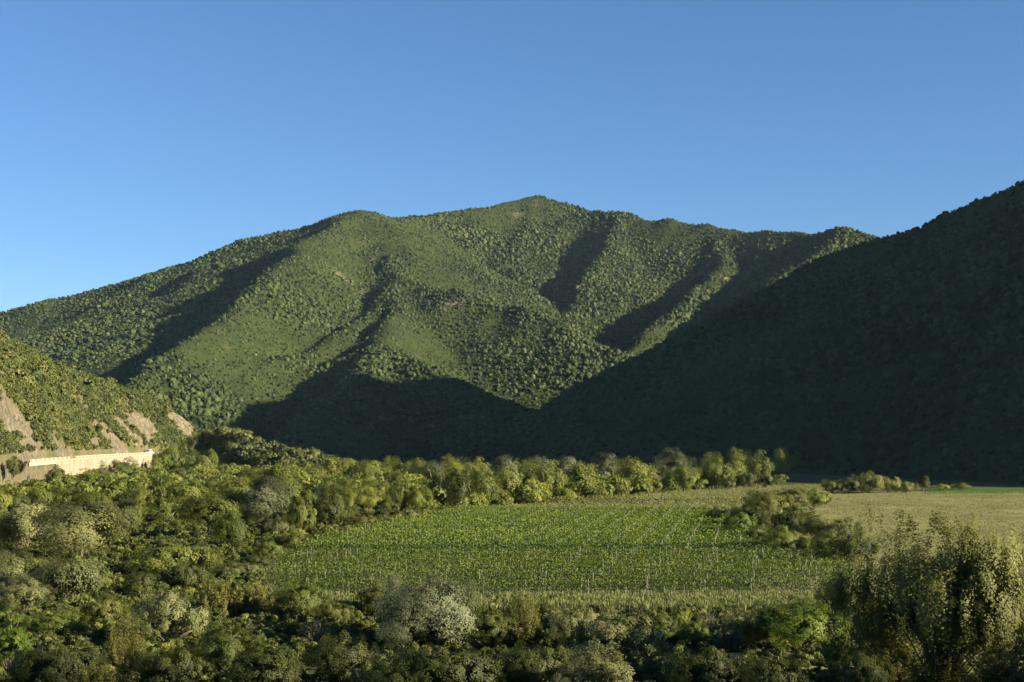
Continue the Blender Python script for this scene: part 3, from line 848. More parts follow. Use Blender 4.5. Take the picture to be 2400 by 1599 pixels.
def merlon(u, du, zb, zt, name="merlon"):
    a, b = road_pt(u, -1.9), road_pt(u + du, -1.9); mid = (a + b) / 2 - w0; v = b - a
    return MB().box((mid[0], mid[1] + 0.29, (zb + zt) / 2), (np.linalg.norm(v[:2]), 0.55, zt - zb), math.atan2(v[1], v[0])).build(name, M['parapet'], wall)


u = 78.0
while u < 165:                                              # open crenellation on the near stretch
    merlon(u, 6.2 - 0.012 * (u - 78), ROAD_Z + 0.325, ROAD_Z + 1.0); u += 11.0 - 0.012 * (u - 78)
u = 184.0
while u < 364:                                              # pillars under a coping on the far stretch
    merlon(u, 3.6 - 0.006 * (u - 184), ROAD_Z + 0.325, ROAD_Z + 0.78, "pillar"); u += 8.2 - 0.009 * (u - 184)
wall_strip(183, 366, 40, ROAD_Z + 1.02, lambda u: ROAD_Z + 0.785, -1.98, -1.24).build("coping", M['parapet'], wall)

# white van on the road, coming towards the camera's left
def make_van():
    pos = road_pt(353, 2.6, ROAD_Z + 0.04); nxt = road_pt(346, 2.6, ROAD_Z)
    van = empty("minivan", pos); d = nxt - pos; van.rotation_euler = (0, 0, math.atan2(d[1], d[0]))
    tag(van, "small white van driving along the road above the stone wall", "van")
    prof = [(-2.2, .32), (-2.25, .75), (-2.18, 1.15), (-2.02, 1.78), (-1.85, 1.92), (.55, 1.92), (.78, 1.85), (1.42, 1.18), (2.1, .98), (2.24, .82), (2.26, .40), (2.2, .32)]
    mb = MB(); n = len(prof); V = []
    for sgn, wd in ((-1, 1), (1, 1)):
        for x_, z_ in prof:
            tuck = .86 - max(0, z_ - 1.1) * .13
            V.append((x_, sgn * tuck, z_))
    Fc = [tuple(range(n))[::-1], tuple(range(n, 2 * n))] + [(i, (i + 1) % n, n + (i + 1) % n, n + i) for i in range(n)]
    mb.add(V, Fc)
    body = mb.build("body", M['white_paint'], van)
    bv = body.modifiers.new("bevel", 'BEVEL'); bv.width = 0.05; bv.segments = 2; bv.limit_method = 'ANGLE'
    def pane(name, pts): return MB().add(pts, [tuple(range(len(pts)))]).build(name, M['glass'], van)
    pane("windscreen", [(1.45, -.72, 1.22), (1.45, .72, 1.22), (.85, .66, 1.83), (.85, -.66, 1.83)])
    pane("rear_window", [(-2.20, -.66, 1.22), (-2.20, .66, 1.22), (-2.09, .6, 1.70), (-2.09, -.6, 1.70)])
    for s in (-1, 1):
        y0, y1 = s * .862, s * .80
        pane("side_window", [(.35, y0, 1.2), (1.22, y0, 1.2), (.72, y1, 1.72), (.35, y1, 1.72)])
        pane("side_window", [(-.75, y0, 1.2), (.25, y0, 1.2), (.25, y1, 1.72), (-.75, y1, 1.72)])
        pane("side_window", [(-1.85, y0, 1.2), (-.85, y0, 1.2), (-.85, y1, 1.72), (-1.78, y1, 1.72)])
        for x_ in (-1.35, 1.45):
            wh = empty("wheel", (x_, s * .80, .33)); wh.parent = van
            th = np.linspace(0, 2 * math.pi, 17)[:-1]
            def ring(r, w): 
                V = [(r * math.cos(t), yy, r * math.sin(t)) for yy in (-w, w) for t in th]; m_ = len(th)
                return MB().add(V, [tuple(range(m_)), tuple(range(m_, 2 * m_))[::-1]] + [(i, m_ + i, m_ + (i + 1) % m_, (i + 1) % m_) for i in range(m_)])
            ring(.33, .10).build("tyre", M['tyre'], wh); ring(.20, .115).build("rim", M['rim'], wh)
        MB().box((2.235, s * .62, .80), (.08, .34, .16)).build("headlight", M['lamp'], van)
        MB().box((1.05, s * .98, 1.22), (.10, .18, .16)).build("mirror", M['white_paint'], van)
    MB().box((2.262, 0, .46), (.10, 1.55, .20)).build("bumper", M['grey_trim'], van)
    MB().box((2.258, 0, .72), (.05, .70, .10)).build("grille", M['grey_trim'], van)


make_van()

# scrub on the roadside hill
rng = np.random.RandomState(21)
iu = rng.randint(0, len(us), 26000); isx = rng.randint(int(NS * 0.37), int(NS * 0.86), 26000)
lo = rng.rand(26000) < 0.18; isx[lo] = rng.randint(0, int(NS * 0.17), lo.sum())
sx, sy, sz, srk = LX[iu, isx], LY[iu, isx], LZ[iu, isx], rock[iu, isx]
u_px, u_py = project(sx, sy, sz)
k = (u_px > -80) & (rng.rand(26000) > srk * 1.04) & (rng.rand(26000) < 0.75 + 0.9 * fbm(sx / 12, sy / 12, 3))
wallzone = (us[iu] > 128) & (us[iu] < 375) & (isx < NS * 0.25) & (isx > NS * 0.05)
k &= ~wallzone
scrubs = [tuft_crown(50 + s, M['scrub'], 340, 0.25) for s in range(6)]
sz_ = (0.7 + 1.5 * rng.rand(26000) ** 1.5) * np.where(us[iu] > 470, 1.45, 1.0)
sz_ = np.where(rng.rand(26000) < 0.06, sz_ * 1.6, sz_)
scatter("hillside_scrub", np.stack([sx, sy, sz - 0.2], 1)[k], sz_[k], scrubs, "low green and olive scrub covering the roadside hill", "scrub", 7)

# ------------------------------------------------------------------ fields
def sheet(name, corners, z, mat, n=24, bump=0.05):
    """field sheet spanned between two opposite edges given in photograph pixels on the ground"""
    (a, b, c, d) = [G(*p) for p in corners]                  # near-left, near-right, far-right, far-left
    u, v = np.meshgrid(np.linspace(0, 1, n * 2), np.linspace(0, 1, n))
    A = a[None, None] * ((1 - u) * (1 - v))[..., None] + b * (u * (1 - v))[..., None] + c * (u * v)[..., None] + d * ((1 - u) * v)[..., None]
    edge = 0.6 * fbm(A[..., 0] / 3, A[..., 1] / 3, 3) * ((v == 0) | (v == 1) | (u == 0) | (u == 1))
    o = obj(name, mesh_grid(name, A[..., 0] + edge, A[..., 1] + edge * 2, z + bump * fbm(A[..., 0] / 4, A[..., 1] / 4, 3), mat))
    tag(o, kind="structure"); return a, b, c, d


sheet("vineyard_ground", [(560, 1412), (2080, 1400), (1660, 1192), (1060, 1203)], 0.06, M['vine_soil'])
sheet("verge", [(700, 1460), (1950, 1455), (2050, 1402), (640, 1412)], 0.09, M['meadow'])
sheet("farm_track", [(1060, 1206), (1650, 1197), (1650, 1187), (1120, 1193)], 0.11, M['track'])
sheet("meadow", [(1000, 1194), (1800, 1198), (1960, 1136), (1300, 1146)], 0.08, M['meadow'])
sheet("dry_field", [(1640, 1600), (4200, 1600), (2800, 1156), (1890, 1152)], 0.13, M['dry_field'])
sheet("crop_field", [(2160, 1158), (2700, 1158), (2700, 1143), (2190, 1144)], 0.15, M['crop'])  # far edge cut short so the darker ground beyond stands for shade
sheet("grass_path", [(560, 1420), (690, 1420), (690, 1290), (600, 1290)], 0.10, M['meadow'])


def blades(seed, mat, n=26, h=1.0, spread=0.32, w=0.05):
    rng = np.random.RandomState(seed)
    a = rng.rand(n) * 6.28; r = spread * rng.rand(n) ** 0.5; lean = 0.35 * rng.rand(n); b = rng.rand(n) * 6.28; hh = h * (0.5 + 0.5 * rng.rand(n))
    p0 = np.stack([r * np.cos(a), r * np.sin(a), np.zeros(n)], 1)
    tip = p0 + np.stack([lean * np.cos(b), lean * np.sin(b), hh], 1)
    s = np.stack([np.cos(b + 1.57), np.sin(b + 1.57), np.zeros(n)], 1) * w
    V = np.stack([p0 - s, p0 + s, tip + s * 0.35, tip - s * 0.35], 1).reshape(-1, 3)
    return mesh_quads("blades_%d" % seed, V, n, mat, rng.rand(n))


def field_points(corners, n, seed, scale_fn=None):
    rng = np.random.RandomState(seed); a, b, c, d = [G(*p) for p in corners]
    u = rng.rand(n)[:, None]; v = rng.rand(n)[:, None]
    return a * (1 - u) * (1 - v) + b * u * (1 - v) + c * u * v + d * (1 - u) * v, rng


gr = [blades(k, M['grass'], 26) for k in range(4)]; st = [blades(10 + k, M['straw'], 24, 1.0, 0.45, 0.07) for k in range(4)]
p, rng = field_points([(700, 1440), (1960, 1438), (2010, 1404), (690, 1410)], 3800, 1)
scatter("verge_grass", p + [0, 0, 0.1], 0.5 + 0.7 * rng.rand(len(p)), gr, "tall grey-green grass along the front edge of the vineyard", "grass", 3)
p, rng = field_points([(1780, 1440), (3000, 1440), (2650, 1155), (1955, 1155)], 20000, 2)
scatter("dry_field_grass", p[fbm(p[:, 0] / 6, p[:, 1] / 9, 3) > -0.25] + [0, 0, 0.15], 0.14 + 0.24 * rng.rand(int((fbm(p[:, 0] / 6, p[:, 1] / 9, 3) > -0.25).sum())), st + gr[:1], "straw coloured dry grass of the field at right", "grass", 4)
p, rng = field_points([(1010, 1196), (1800, 1196), (1960, 1136), (1300, 1146)], 9000, 3)
scatter("meadow_grass", p + [0, 0, 0.12], 0.2 + 0.35 * rng.rand(len(p)), gr + st[:2], "pale meadow grass in front of the far tree line", "grass", 5)
p, rng = field_points([(560, 1420), (690, 1420), (690, 1292), (600, 1292)], 900, 4)
scatter("path_grass", p + [0, 0, 0.12], 0.3 + 0.3 * rng.rand(len(p)), gr, "short grass on the path left of the vine rows", "grass", 6)

# ------------------------------------------------------------------ vineyard
ROW_SLOPE = 0.05
ORD = ["first", "second", "third", "fourth", "fifth", "sixth", "seventh", "eighth", "ninth", "tenth", "eleventh", "twelfth", "thirteenth", "fourteenth", "fifteenth", "sixteenth",
       "seventeenth", "eighteenth", "nineteenth", "twentieth"]
ORD += ["twenty-" + o for o in ORD[:9]] + ["thirtieth"] + ["thirty-" + o for o in ORD[:9]] + ["fortieth"] + ["forty-" + o for o in ORD[:9]] + ["fiftieth"]


def x_at(px, y): return (px - 1200) / F * y / math.cos(TH)


post_me = {}
for k_ in range(3):
    hh = (1.7, 1.8, 1.9)[k_]; mb = MB(); mb.box((0, 0, hh / 2), (0.05, 0.05, hh)); mb.box((0, 0, hh + 0.02), (0.05, 0.05, 0.04)); post_me[k_] = mb.mesh("post", M['post'])


def vine_row(yc, px0, px1, label, group, mat, near, idx, dens=26, leaf=0.30, h=1.62):
    rng = np.random.RandomState(1000 + idx)
    xl, xr = x_at(px0, yc), x_at(px1, yc); Lr = xr - xl
    root = empty("vine_row", (xl, yc + ROW_SLOPE * xl, 0.15)); root.rotation_euler = (0, 0, math.atan(ROW_SLOPE))
    tag(root, label, "vines", group)
    n = int(Lr * dens); x_ = rng.rand(n) * Lr
    bump = 1 + 0.13 * fbm(x_ / 1.3 + idx * 7, x_ * 0 + idx, 3); gap = fbm(x_ / 2.2 + idx * 3, x_ * 0 + 4.5 + idx, 2) > -0.72
    zz = rng.rand(n) ** 0.75
    wid = 0.16 + 0.26 * np.sin(np.clip(zz, 0, 1) * math.pi * 0.85)
    y_ = rng.randn(n) * wid * 0.75
    pos = np.stack([x_, y_, 0.28 + zz * (h * bump - 0.28)], 1)
    stray = rng.rand(n) < 0.05; pos[stray, 2] += 0.35 * rng.rand(stray.sum())
    nr = np.stack([rng.randn(n) * 0.7, np.sign(y_) * 0.5 + rng.randn(n) * 0.6, 0.45 + rng.randn(n) * 0.6], 1); nr /= np.linalg.norm(nr, axis=1, keepdims=True)
    tone = np.clip(0.12 + 0.62 * np.clip((zz - 0.70) / 0.30, 0, 1) + 0.16 * rng.randn(n) + 0.35 * fbm(x_ / 3 + idx, x_ * 0 + idx * 2.2, 2), 0, 1)  # row tops painted lighter, lower leaves darker, standing in for lit crowns
    pos, nr, tone = pos[gap], nr[gap], tone[gap]
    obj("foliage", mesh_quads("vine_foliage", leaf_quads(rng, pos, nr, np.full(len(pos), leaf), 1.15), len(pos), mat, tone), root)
    mb = MB()
    for xs_ in np.arange(0.6, Lr, 1.1 if near else 2.2):
        j = rng.randn(3) * 0.05; mb.tube([(xs_, 0, -0.05), (xs_ + j[0], j[1], 0.45), (xs_ + j[2] * 2, 0, 0.8)], [0.04, 0.035, 0.025], 4)
    mb.build("vine_stems", M['bark'], root)["kind"] = "stuff"
    sp = 4.0 if not near else 6.4
    off = (0.17 * (yc - 150) + (0 if not near else 2.2 * rng.rand())) - xl
    first = off % sp
    pxs = np.arange(first, Lr, sp) + (rng.randn(len(np.arange(first, Lr, sp))) * (0.05 if not near else 0.5))
    pxs = pxs[(pxs > 1.0) & (pxs < Lr - 1)]
    if near:
        for q in pxs:
            o = obj("post", post_me[rng.randint(3)], root); o.location = (q, 0, 0); o.rotation_euler = (rng.randn() * 0.03, rng.randn() * 0.04, 0)
    else:
        mb = MB()
        for q in pxs: mb.box((q, 0, 0.93 + 0.05 * rng.randn()), (0.048, 0.048, 1.8))
        mb.build("posts", M['post'], root)["kind"] = "stuff"
    return root


i = 0
ys_near = np.arange(157, 204, 3.1); nn = len(ys_near)
for k_, yc in enumerate(ys_near):
    px0 = np.interp(yc, [157, 165, 203], [668, 655, 664]); px1 = np.interp(yc, [157, 180, 203], [1990, 2000, 1960])
    lab = "vine row at the front of the near block, beside the grass verge" if k_ == 0 else ("rearmost vine row of the near block, along the dark gap" if k_ == nn - 1 else
          "dark green vine row of the near block, %s behind the front row" % ORD[k_ - 1])
    vine_row(yc, px0, px1, lab, "rows of the near vineyard block", M['vine'], True, i, 66, 0.19); i += 1
ys_far = np.arange(210.5, 331, 2.75); nf = len(ys_far)
for k_, yc in enumerate(ys_far):
    px0 = np.interp(yc, [208, 240, 290, 331], [680, 760, 930, 1085]); px1 = np.interp(yc, [208, 225, 250, 331], [1840, 1760, 1725, 1650])
    lab = "vine row with shade painted into darker leaf, just behind the dark gap across the vineyard" if k_ == 0 else ("farthest vine row, along the tan farm track" if k_ == nf - 1 else
          "bright green vine row of the far block, %s behind the dark gap" % ORD[k_])
    vine_row(yc, px0, px1, lab, "rows of the far vineyard block", M['vine_far'] if k_ > 0 else M['vine'], False, i, 38 if k_ else 60, 0.24, 1.62 if k_ else 2.0); i += 1  # first row takes the darker leaf, standing in for its shaded side

# two low rows of yellowish vines in the meadow beyond the track
for k_, (yc, px0, px1, lab) in enumerate([(362, 1270, 1830, "yellow-green vine row standing alone in the pale meadow"), (371, 1180, 1500, "short yellowish vine row behind the one in the meadow")]):
    vine_row(yc, px0, px1, lab, None, M['vine_yellow'], False, 200 + k_, 30, 0.36, 1.9)

# ------------------------------------------------------------------ trees and bushes, from the far tree line to the foreground; one dark bush stands in for a shadow
PLANTS = '''
poplar|1833|1044|1128|66|poplar_tree|yellow-green tree standing alone at the right end of the far tree line
poplar|1771|1049|1140|74|poplar_tree|round yellow-green poplar second from the right end of the far tree line
poplar|1712|1043|1143|62|poplar_tree|tallest yellow-green poplar in the clump of three on the far tree line
poplar|1672|1054|1146|78|poplar_tree|broad yellow-green poplar at the left of the clump of three
dark_bush|1792|1104|1143|52|bush|dark blue-green bush at the foot of the second poplar from the right
dark_bush|1748|1102|1146|56|bush|dark green bush in front of the tallest poplar of the clump of three
dark_bush|1706|1112|1148|44|bush|dark green bush at the left foot of the poplar clump
green|1603|1086|1156|62|tree|leafy green tree in front of the tall silver willow
silver|1572|1043|1150|66|willow_tree|tallest silver-grey willow on the far tree line
silver|1618|1066|1148|42|willow_tree|silver willow right behind the leafy green tree
silver|1531|1082|1150|38|willow_tree|small silver willow between the tallest willow and an ochre-green tree
yellow_bush|1538|1120|1158|30|bush|yellow-green bush at the right foot of the ochre-green tree
poplar|1487|1064|1158|90|broadleaf_tree|rounded ochre-green tree right of a silver willow on the far tree line
silver|1416|1056|1150|62|willow_tree|silver willow with billowing crown left of the ochre-green tree
dark_bush|1440|1122|1160|44|bush|dark bush between the silver willow and the ochre-green tree
bush|1405|1140|1165|50|bush|low green bush under the billowing silver willow
poplar|1346|1078|1172|88|broadleaf_tree|yellow-green tree left of the billowing silver willow
poplar|1282|1072|1176|84|broadleaf_tree|yellow-green tree second to the left of the billowing silver willow
dark|1240|1098|1178|56|broadleaf_tree|darker olive tree squeezed between two yellow-green trees
poplar|1190|1085|1182|70|broadleaf_tree|yellow-green tree at the left end of the pale meadow
bush|1316|1140|1174|56|bush|green bush at the foot of two yellow-green trees behind the meadow
bush|1222|1148|1181|50|bush|green bush below the darker olive tree behind the meadow
green|1135|1086|1190|76|broadleaf_tree|green tree with yellowish top near the left end of the meadow
dark|1076|1092|1198|76|broadleaf_tree|dark-sided green tree where the vineyard meets the wood
aspen|1016|1084|1196|56|aspen_tree|slim grey-green aspen with pale trunk, right one of a pair
aspen|936|1080|1206|72|aspen_tree|tall grey-green aspen with pale trunk, left one of a pair
green|978|1134|1206|60|tree|green tree between the two pale-trunked aspens
dark_bush|1034|1186|1212|60|bush|low dark bush at the foot of the right aspen
grey_bush|958|1192|1226|56|bush|grey-green bush at the foot of the left aspen
green|908|1140|1222|52|tree|small green tree left of the left aspen
poplar|868|1104|1226|74|broadleaf_tree|ochre-green tree left of the left aspen
green|818|1108|1232|62|broadleaf_tree|narrow mid-green tree behind the vineyard's left edge
olive_bush|842|1196|1244|96|bush|rounded ochre bush along the left edge of the vineyard
dark|772|1138|1246|76|broadleaf_tree|dark green tree right of the upright yellow poplar
yellow_column|704|1148|1254|78|poplar_tree|upright yellow-green poplar beside the dark green tree
yellow_bush|762|1232|1258|40|bush|little yellow bush in front of the dark green tree
green|782|1106|1225|70|broadleaf_tree|dark crowned tree rising behind the upright yellow poplar
silver|612|1112|1232|122|willow_tree|silver willow with pale dead twigs left of the upright yellow poplar
grey_bush|655|1206|1262|64|bush|grey-green bush right below the silver willow with dead twigs
poplar|488|1138|1275|124|broadleaf_tree|large yellow-green tree right of the dark poplar
green|545|1190|1302|92|tree|conical green tree in front of the large yellow-green one
column|384|1110|1256|92|poplar_tree|dark upright poplar with pale forked stems at left
dark|300|1140|1240|42|tree|narrow dark tree left of the dark upright poplar
yellow_column|326|1140|1242|42|tree|narrow yellow-green tree touching the dark upright poplar
poplar|440|1150|1240|80|broadleaf_tree|yellowish tree half hidden between the poplar and the large yellow-green tree
willow|190|1162|1318|176|willow_tree|big grey-green willow with rounded crown at left
willow|62|1172|1296|150|willow_tree|grey-green willow at the left edge beside the big one
willow|274|1178|1276|92|willow_tree|smaller grey willow right of the big one
poplar|95|1138|1200|80|broadleaf_tree|bright yellow tree behind the left-edge willow
dark|38|1148|1205|70|broadleaf_tree|dark tree behind the left-edge willow
poplar|-10|1140|1215|70|broadleaf_tree|yellow-green tree cut by the left edge
willow|28|1276|1405|100|willow_tree|small grey willow at the left edge, in front of the larger willows
willow|150|1300|1425|180|willow_tree|broad grey-green willow below the big one at left
willow_bush|55|1335|1450|130|bush|olive willow bush at the left edge above the bright green bush
yellow_bush|392|1254|1352|206|willow_tree|pale yellow-green domed willow left of the vineyard
willow|455|1275|1345|110|willow_tree|pale willow leaning on the domed one's right side
dark_bush|428|1304|1384|116|bush|dark rounded bush in front of the domed willow
dark_bush|330|1330|1400|90|bush|dark bush left of the rounded dark bush
grey_bush|560|1312|1352|110|bush|grey-brown bush beside the path left of the vine rows
olive_bush|690|1238|1290|72|bush|brownish bush at the far left corner of the vineyard
bush|632|1258|1314|72|bush|green bush left of the brownish bush near the vineyard corner
dark_bush|598|1296|1330|60|bush|dark low bush beside the path's far end
bush|752|1246|1278|62|bush|low green bush right of the brownish bush at the vineyard corner
grey_bush|800|1230|1262|70|bush|grey-green bush between the brownish and the ochre bush
grey_bush|900|1212|1240|60|bush|low grey bush in front of the small green tree
willow_bush|390|1366|1512|176|bush|domed grey-brown bush in the left foreground
autumn|508|1340|1446|110|bush|yellow-brown bush behind the domed grey-brown one
autumn|594|1352|1440|86|bush|orange-tinged bush at the end of the vine rows
autumn|292|1415|1580|100|bush|ochre bush with upright shoots left of the domed one
autumn|218|1540|1650|120|bush|yellow shoots at the bottom edge left of the ochre bush
bush|528|1448|1600|150|bush|green bush in the foreground below the yellow-brown one
bright|18|1412|1590|110|bush|bright green bush at the lower left corner
bush|135|1422|1490|150|bush|leafy green weeds right of the bright green bush
olive_bush|245|1375|1470|100|bush|olive bush between the left willows and the domed bush
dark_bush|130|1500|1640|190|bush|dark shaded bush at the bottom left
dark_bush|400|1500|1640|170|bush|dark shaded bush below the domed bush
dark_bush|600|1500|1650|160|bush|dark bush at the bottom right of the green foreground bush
bush|700|1358|1452|130|bush|grey-green shrub in front of the vine row ends
olive_bush|775|1395|1470|90|bush|dry olive shrub right of the grey-green one
dry|742|1440|1510|80|shrub|dry spiky shrub in the foreground left of the silver willow
dry|672|1535|1640|70|shrub|orange-brown dry shrub at the bottom edge
dark_bush|800|1470|1620|170|bush|dark bush left below the foreground silver willow
silver_bush|1006|1336|1512|236|willow_tree|silvery foreground willow rising in front of the vines
silver_bush|945|1405|1525|120|willow_tree|silver willow branch mass at the left foot of the foreground willow
olive_bush|880|1360|1440|80|bush|ochre bush left of the silvery foreground willow
dark_bush|1140|1416|1520|104|bush|dark round bush right below the silvery willow
olive|1222|1352|1505|96|shrub|upright yellow-green shrub right of the silvery willow
olive_bush|1278|1395|1490|80|bush|ochre shrub just right of the upright yellow-green one
grey_bush|1340|1410|1530|140|bush|grey-green shrub mass at the front of the verge
grey_bush|1448|1405|1600|200|bush|large grey-green shrub in the foreground centre
grey_bush|1400|1500|1680|180|bush|low grey-green shrub at the bottom centre
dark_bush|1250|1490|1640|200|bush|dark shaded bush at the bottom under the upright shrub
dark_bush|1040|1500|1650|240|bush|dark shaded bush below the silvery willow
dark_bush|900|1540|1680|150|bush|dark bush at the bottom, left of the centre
yellow_bush|1592|1408|1482|56|bush|small bright yellow bush on the verge
bush|1540|1425|1520|90|bush|green bush left of the small yellow one
dry|1655|1425|1500|60|shrub|pinkish dry shrub right of the small yellow bush
dry|1708|1462|1530|72|shrub|pale straw-yellow shrub below the pinkish one
grey_bush|1735|1420|1500|110|bush|grey-green bush left of the bright green one on the verge
bright|1880|1388|1540|170|bush|bright green leafy bush left of the big olive tree
grey_bush|1330|1440|1512|110|bush|grey-green bush low in front of the verge, left of the large shrub
bush|1620|1448|1515|100|bush|green bush below the small bright yellow one
olive_bush|1500|1432|1505|110|bush|olive bush in front of the verge, right of the large grey-green shrub
bush|1770|1440|1512|110|bush|green bush low in front of the verge, left of the dark and bright pair
olive_bush|1190|1440|1510|90|bush|olive bush between the dark round bush and the upright shrub
dark_bush|1805|1398|1520|120|bush|dark green bush touching the bright green one's left side
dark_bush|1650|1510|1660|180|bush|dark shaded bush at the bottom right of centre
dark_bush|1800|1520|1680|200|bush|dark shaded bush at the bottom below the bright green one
olive_mass|2200|1182|1640|360|large_tree|big olive-brown tree with upright shoots at the right edge
olive_mass|2362|1245|1650|270|large_tree|olive tree leaning into the right edge beside the biggest one
olive_bush|2060|1325|1600|130|tree|olive-brown tree at the left side of the biggest tree
dark_bush|1975|1330|1480|110|bush|dark bush between the vines and the big olive tree
autumn|2090|1440|1600|130|shrub|ochre shrub at the foot of the big olive tree
autumn|2210|1480|1640|150|shrub|yellow-brown shrub in front of the big olive tree
bright|2165|1430|1560|70|shrub|fresh green shoots in front of the big olive tree
autumn|2340|1500|1680|130|shrub|ochre shoots at the lower right corner
dark_bush|2400|1470|1700|150|bush|dark bush at the lower right corner behind the ochre shoots
dark_bush|2020|1500|1680|140|bush|dark bush at the bottom left of the big olive tree
bush|1952|1480|1590|70|bush|small green bush under the left side of the big olive tree
green|1832|1226|1302|80|fruit_tree|small green fruit tree with whitewashed trunk at the vineyard's right edge
green|1880|1255|1304|50|fruit_tree|low green fruit tree right of the whitewashed one
bright|1730|1205|1262|66|bush|leafy green bush at the head of the hedge beside the vines
bush|1772|1225|1275|60|bush|leafy green bush left of the small fruit tree
dark_bush|1660|1196|1225|50|bush|low dark bush at the far right corner of the vineyard
dark_bush|1700|1188|1232|70|bush|dark hedge bush at the right end of the farm track
dark_bush|1752|1180|1248|84|bush|dark hedge bush behind the leafy ones right of the vines
olive_bush|1800|1184|1250|80|bush|olive hedge bush right of the dark hedge end
dark_bush|1850|1190|1262|96|bush|dark hedge bush behind the small fruit tree
olive_bush|1912|1200|1272|90|bush|olive hedge bush in front of the dry field
dark_bush|1960|1215|1295|110|bush|dark hedge bush left of the big olive tree
bush|1935|1246|1312|90|bush|green hedge bush below the olive one before the dry field
dark_bush|2000|1250|1330|100|bush|dark hedge bush tucked behind the big olive tree
olive_bush|1790|1150|1212|100|bush|olive bush at the far end of the hedge
olive_bush|1850|1142|1204|110|bush|broad olive bush at the top of the hedge beside the dry field
bush|1905|1150|1196|80|bush|green bush at the hedge's right end against the dry field
olive_bush|1948|1118|1158|60|bush|pale bush at the left end of the shaded row behind the dry field
dark_bush|1985|1116|1158|70|bush|dark bush second in the row behind the dry field
olive_bush|2035|1100|1157|76|bush|tallest olive bush in the row behind the dry field
olive_bush|2082|1112|1156|60|bush|olive bush right of the tallest in the row behind the dry field
olive_bush|2122|1126|1156|56|bush|low rounded bush fifth in the row behind the dry field
dark|2164|1113|1153|34|tree|small upright dark tree behind the dry field
yellow_bush|2205|1132|1150|46|bush|low yellow-green bush right of the small upright tree
yellow_bush|2250|1130|1149|46|bush|low yellow-green bush at the right end of the row
poplar|1110|1066|1150|70|broadleaf_tree|yellowish tree behind the green tree near the meadow end
silver|1180|1062|1148|62|willow_tree|pale grey tree behind the wood, left one above the meadow
poplar|1228|1068|1146|60|broadleaf_tree|yellow-grey tree top behind the darker olive tree
silver|1262|1064|1144|60|willow_tree|pale grey tree top behind two yellow-green trees
silver|1325|1066|1142|66|willow_tree|pale pinkish-grey tree top left of the billowing silver willow
poplar|1058|1060|1152|64|broadleaf_tree|yellow-green tree top behind the dark-sided tree
silver|1010|1075|1160|60|willow_tree|grey tree top between the aspens, farther back
poplar|985|1068|1150|60|broadleaf_tree|yellow tree top behind the gap between the aspens
poplar|918|1064|1150|70|broadleaf_tree|yellow-green tree top behind the left aspen
poplar|865|1072|1152|66|broadleaf_tree|yellow-green tree top above the ochre-green tree
poplar|812|1070|1150|74|broadleaf_tree|yellow-green tree top behind the narrow mid-green tree
poplar|756|1066|1155|80|broadleaf_tree|yellow-green tree top above the dark crowned tree
poplar|700|1076|1165|90|broadleaf_tree|ochre tree top behind the upright yellow poplar
poplar|640|1080|1170|80|broadleaf_tree|yellow-green tree behind the silver willow with dead twigs
silver|745|1128|1205|60|willow_tree|grey willow between the upright poplar and the wood behind
poplar|668|1102|1200|80|broadleaf_tree|ochre tree left behind the upright yellow poplar
poplar|560|1108|1195|90|broadleaf_tree|yellowish tree between the hillock and the silver willow
green|505|1116|1190|80|broadleaf_tree|green tree below the pale rocks of the hillock
poplar|600|1090|1165|80|broadleaf_tree|yellow-green tree at the foot of the wooded hillock
green|430|1120|1200|80|broadleaf_tree|green tree behind the dark upright poplar
olive_bush|250|1125|1190|90|broadleaf_tree|olive tree below the stone wall
green|170|1130|1195|90|broadleaf_tree|green tree below the left part of the stone wall
olive_bush|330|1128|1205|70|broadleaf_tree|olive tree below the stone wall's right part
poplar|215|1145|1215|80|broadleaf_tree|yellowish tree between the big willow and the stone wall
'''
CAT = {"bush": "bush", "shrub": "shrub", "large_tree": "tree"}
GROUPS = {"bush": "bushes of the valley", "shrub": "shrubs of the foreground"}
for line in PLANTS.strip().split("\n"):
    sp, px, yt, yb, w, nm, lab = line.split("|")
    if "hedge" in lab: yt = float(yt) - 9; w = float(w) * 1.22
    e = plant(sp, float(px), float(yt), float(yb), float(w), lab, nm, CAT.get(nm, "tree"), GROUPS.get(nm, "trees of the valley"))
    if "whitewashed trunk" in lab:
        for q, dx in enumerate((-0.9, 0.9)):
            MB().tube([(dx * 0.1, -0.12, -0.02), (dx * 0.1, -0.12, 0.26)], [0.035, 0.03], 8).build("whitewashed_trunk", M['white_bark'], e)

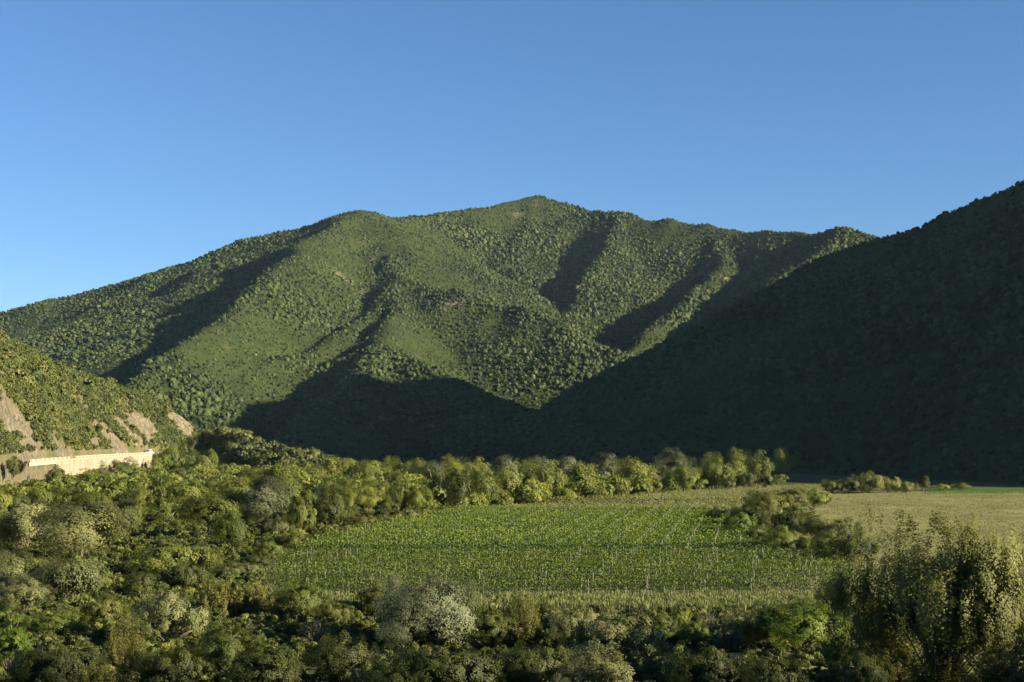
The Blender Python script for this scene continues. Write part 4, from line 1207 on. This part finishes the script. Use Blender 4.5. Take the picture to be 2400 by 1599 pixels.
# bushes standing in front of and beside the stone wall, on the slope
for sp, px, yt, yb, w, D, zb, lab in [
    ("dark_bush", 135, 1086, 1130, 50, 385, 2.5, "dark bush at the left foot of the stone wall"),
    ("bush", 205, 1094, 1130, 54, 425, 1.5, "green bush before the middle of the stone wall"),
    ("grey_bush", 245, 1076, 1130, 50, 440, 1.0, "grey-green tree rising before the stone wall"),
    ("bush", 285, 1070, 1130, 60, 465, 0.8, "green bush hiding the stone wall right of its middle"),
    ("grey_bush", 312, 1066, 1130, 50, 480, 0.8, "grey-green bush at the right part of the stone wall"),
    ("bush", 372, 1062, 1120, 50, 540, 1.5, "green bush at the right end of the stone wall"),
    ("green", 400, 1040, 1105, 60, 555, 2.0, "rounded green tree just right of the van"),
    ("green", 440, 1034, 1100, 60, 560, 2.0, "dark green tree below the tan rock cut"),
    ("dark_bush", 452, 1015, 1050, 26, 600, 10, "dark bush on the tan rock cut"),
    ("green", 478, 1050, 1110, 56, 545, 1.0, "green tree left of the pale rocks of the hillock"),
    ("dark_bush", 30, 1065, 1100, 50, 352, 7.0, "dark bush left of the wall's near end"),
]:
    plant(sp, px, yt, yb, w, lab, "bush" if "bush" in lab else "tree", "bush" if "bush" in lab else "tree", "plants around the stone wall", D=D, zbase=zb)

# crowns of the wooded hillock
for k_, (px, yt, w, lab) in enumerate([
    (490, 1004, 40, "leftmost tree on the wooded hillock"), (525, 996, 52, "topmost rounded tree of the wooded hillock"), (560, 1004, 46, "tree right of the topmost one on the hillock"),
    (595, 1020, 46, "fourth tree down the hillock's ridge"), (630, 1036, 46, "fifth tree down the hillock's ridge"), (660, 1052, 44, "lowest tree on the hillock's ridge"),
    (545, 1030, 50, "tree on the hillock's near slope below the topmost"), (600, 1056, 50, "tree on the hillock's near slope, lower right")]):
    D_ = float(np.interp(px, col_px, crest_D)) - (0 if k_ < 6 else 18); zb = float(np.interp(px, col_px, cz_col)) - (1.0 if k_ < 6 else 6)
    plant("green" if k_ % 3 else "poplar", px, yt, 1090, w, lab, "tree", "tree", "trees of the wooded hillock", D=D_, zbase=zb)

# ground cover between the bushes; its mostly dark leaf paints the shade of the gaps
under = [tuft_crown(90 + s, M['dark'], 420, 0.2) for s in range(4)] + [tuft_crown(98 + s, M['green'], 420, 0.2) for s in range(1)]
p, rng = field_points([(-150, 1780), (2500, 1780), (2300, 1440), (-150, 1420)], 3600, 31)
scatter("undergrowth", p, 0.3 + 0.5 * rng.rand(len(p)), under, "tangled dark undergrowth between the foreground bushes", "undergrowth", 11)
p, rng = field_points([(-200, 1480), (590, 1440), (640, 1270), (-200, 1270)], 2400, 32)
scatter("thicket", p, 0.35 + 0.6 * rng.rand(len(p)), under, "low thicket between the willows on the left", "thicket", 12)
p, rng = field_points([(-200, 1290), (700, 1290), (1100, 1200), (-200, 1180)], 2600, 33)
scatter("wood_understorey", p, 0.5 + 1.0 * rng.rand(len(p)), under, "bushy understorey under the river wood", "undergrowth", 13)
p, rng = field_points([(-200, 1200), (1050, 1200), (1850, 1132), (-100, 1090)], 1800, 34)
scatter("river_wood", p, 2.6 + 2.6 * rng.rand(len(p)), [tuft_crown(120 + s, M['poplar'], 900, 0.15) for s in range(3)] + [tuft_crown(125 + s, M['green'], 900, 0.15) for s in range(2)],
        "mass of riverside trees filling the wood behind the front trees", "wood", 14)

# ------------------------------------------------------------------ air between here and the mountain
hm, hnt, hout = new_mat("haze_air")
hv = N(hnt, "ShaderNodeVolumePrincipled")
hv.inputs["Color"].default_value = (0.55, 0.76, 1.0, 1)
hv.inputs["Density"].default_value = 0.000018
hv.inputs["Anisotropy"].default_value = 0.0
hnt.links.new(hv.outputs[0], hout.inputs["Volume"])
haze = MB().box((0, 2250, 215), (8000, 7500, 450)).build("haze", hm)
tag(haze, "thin bluish air in the valley", "haze", kind="stuff")
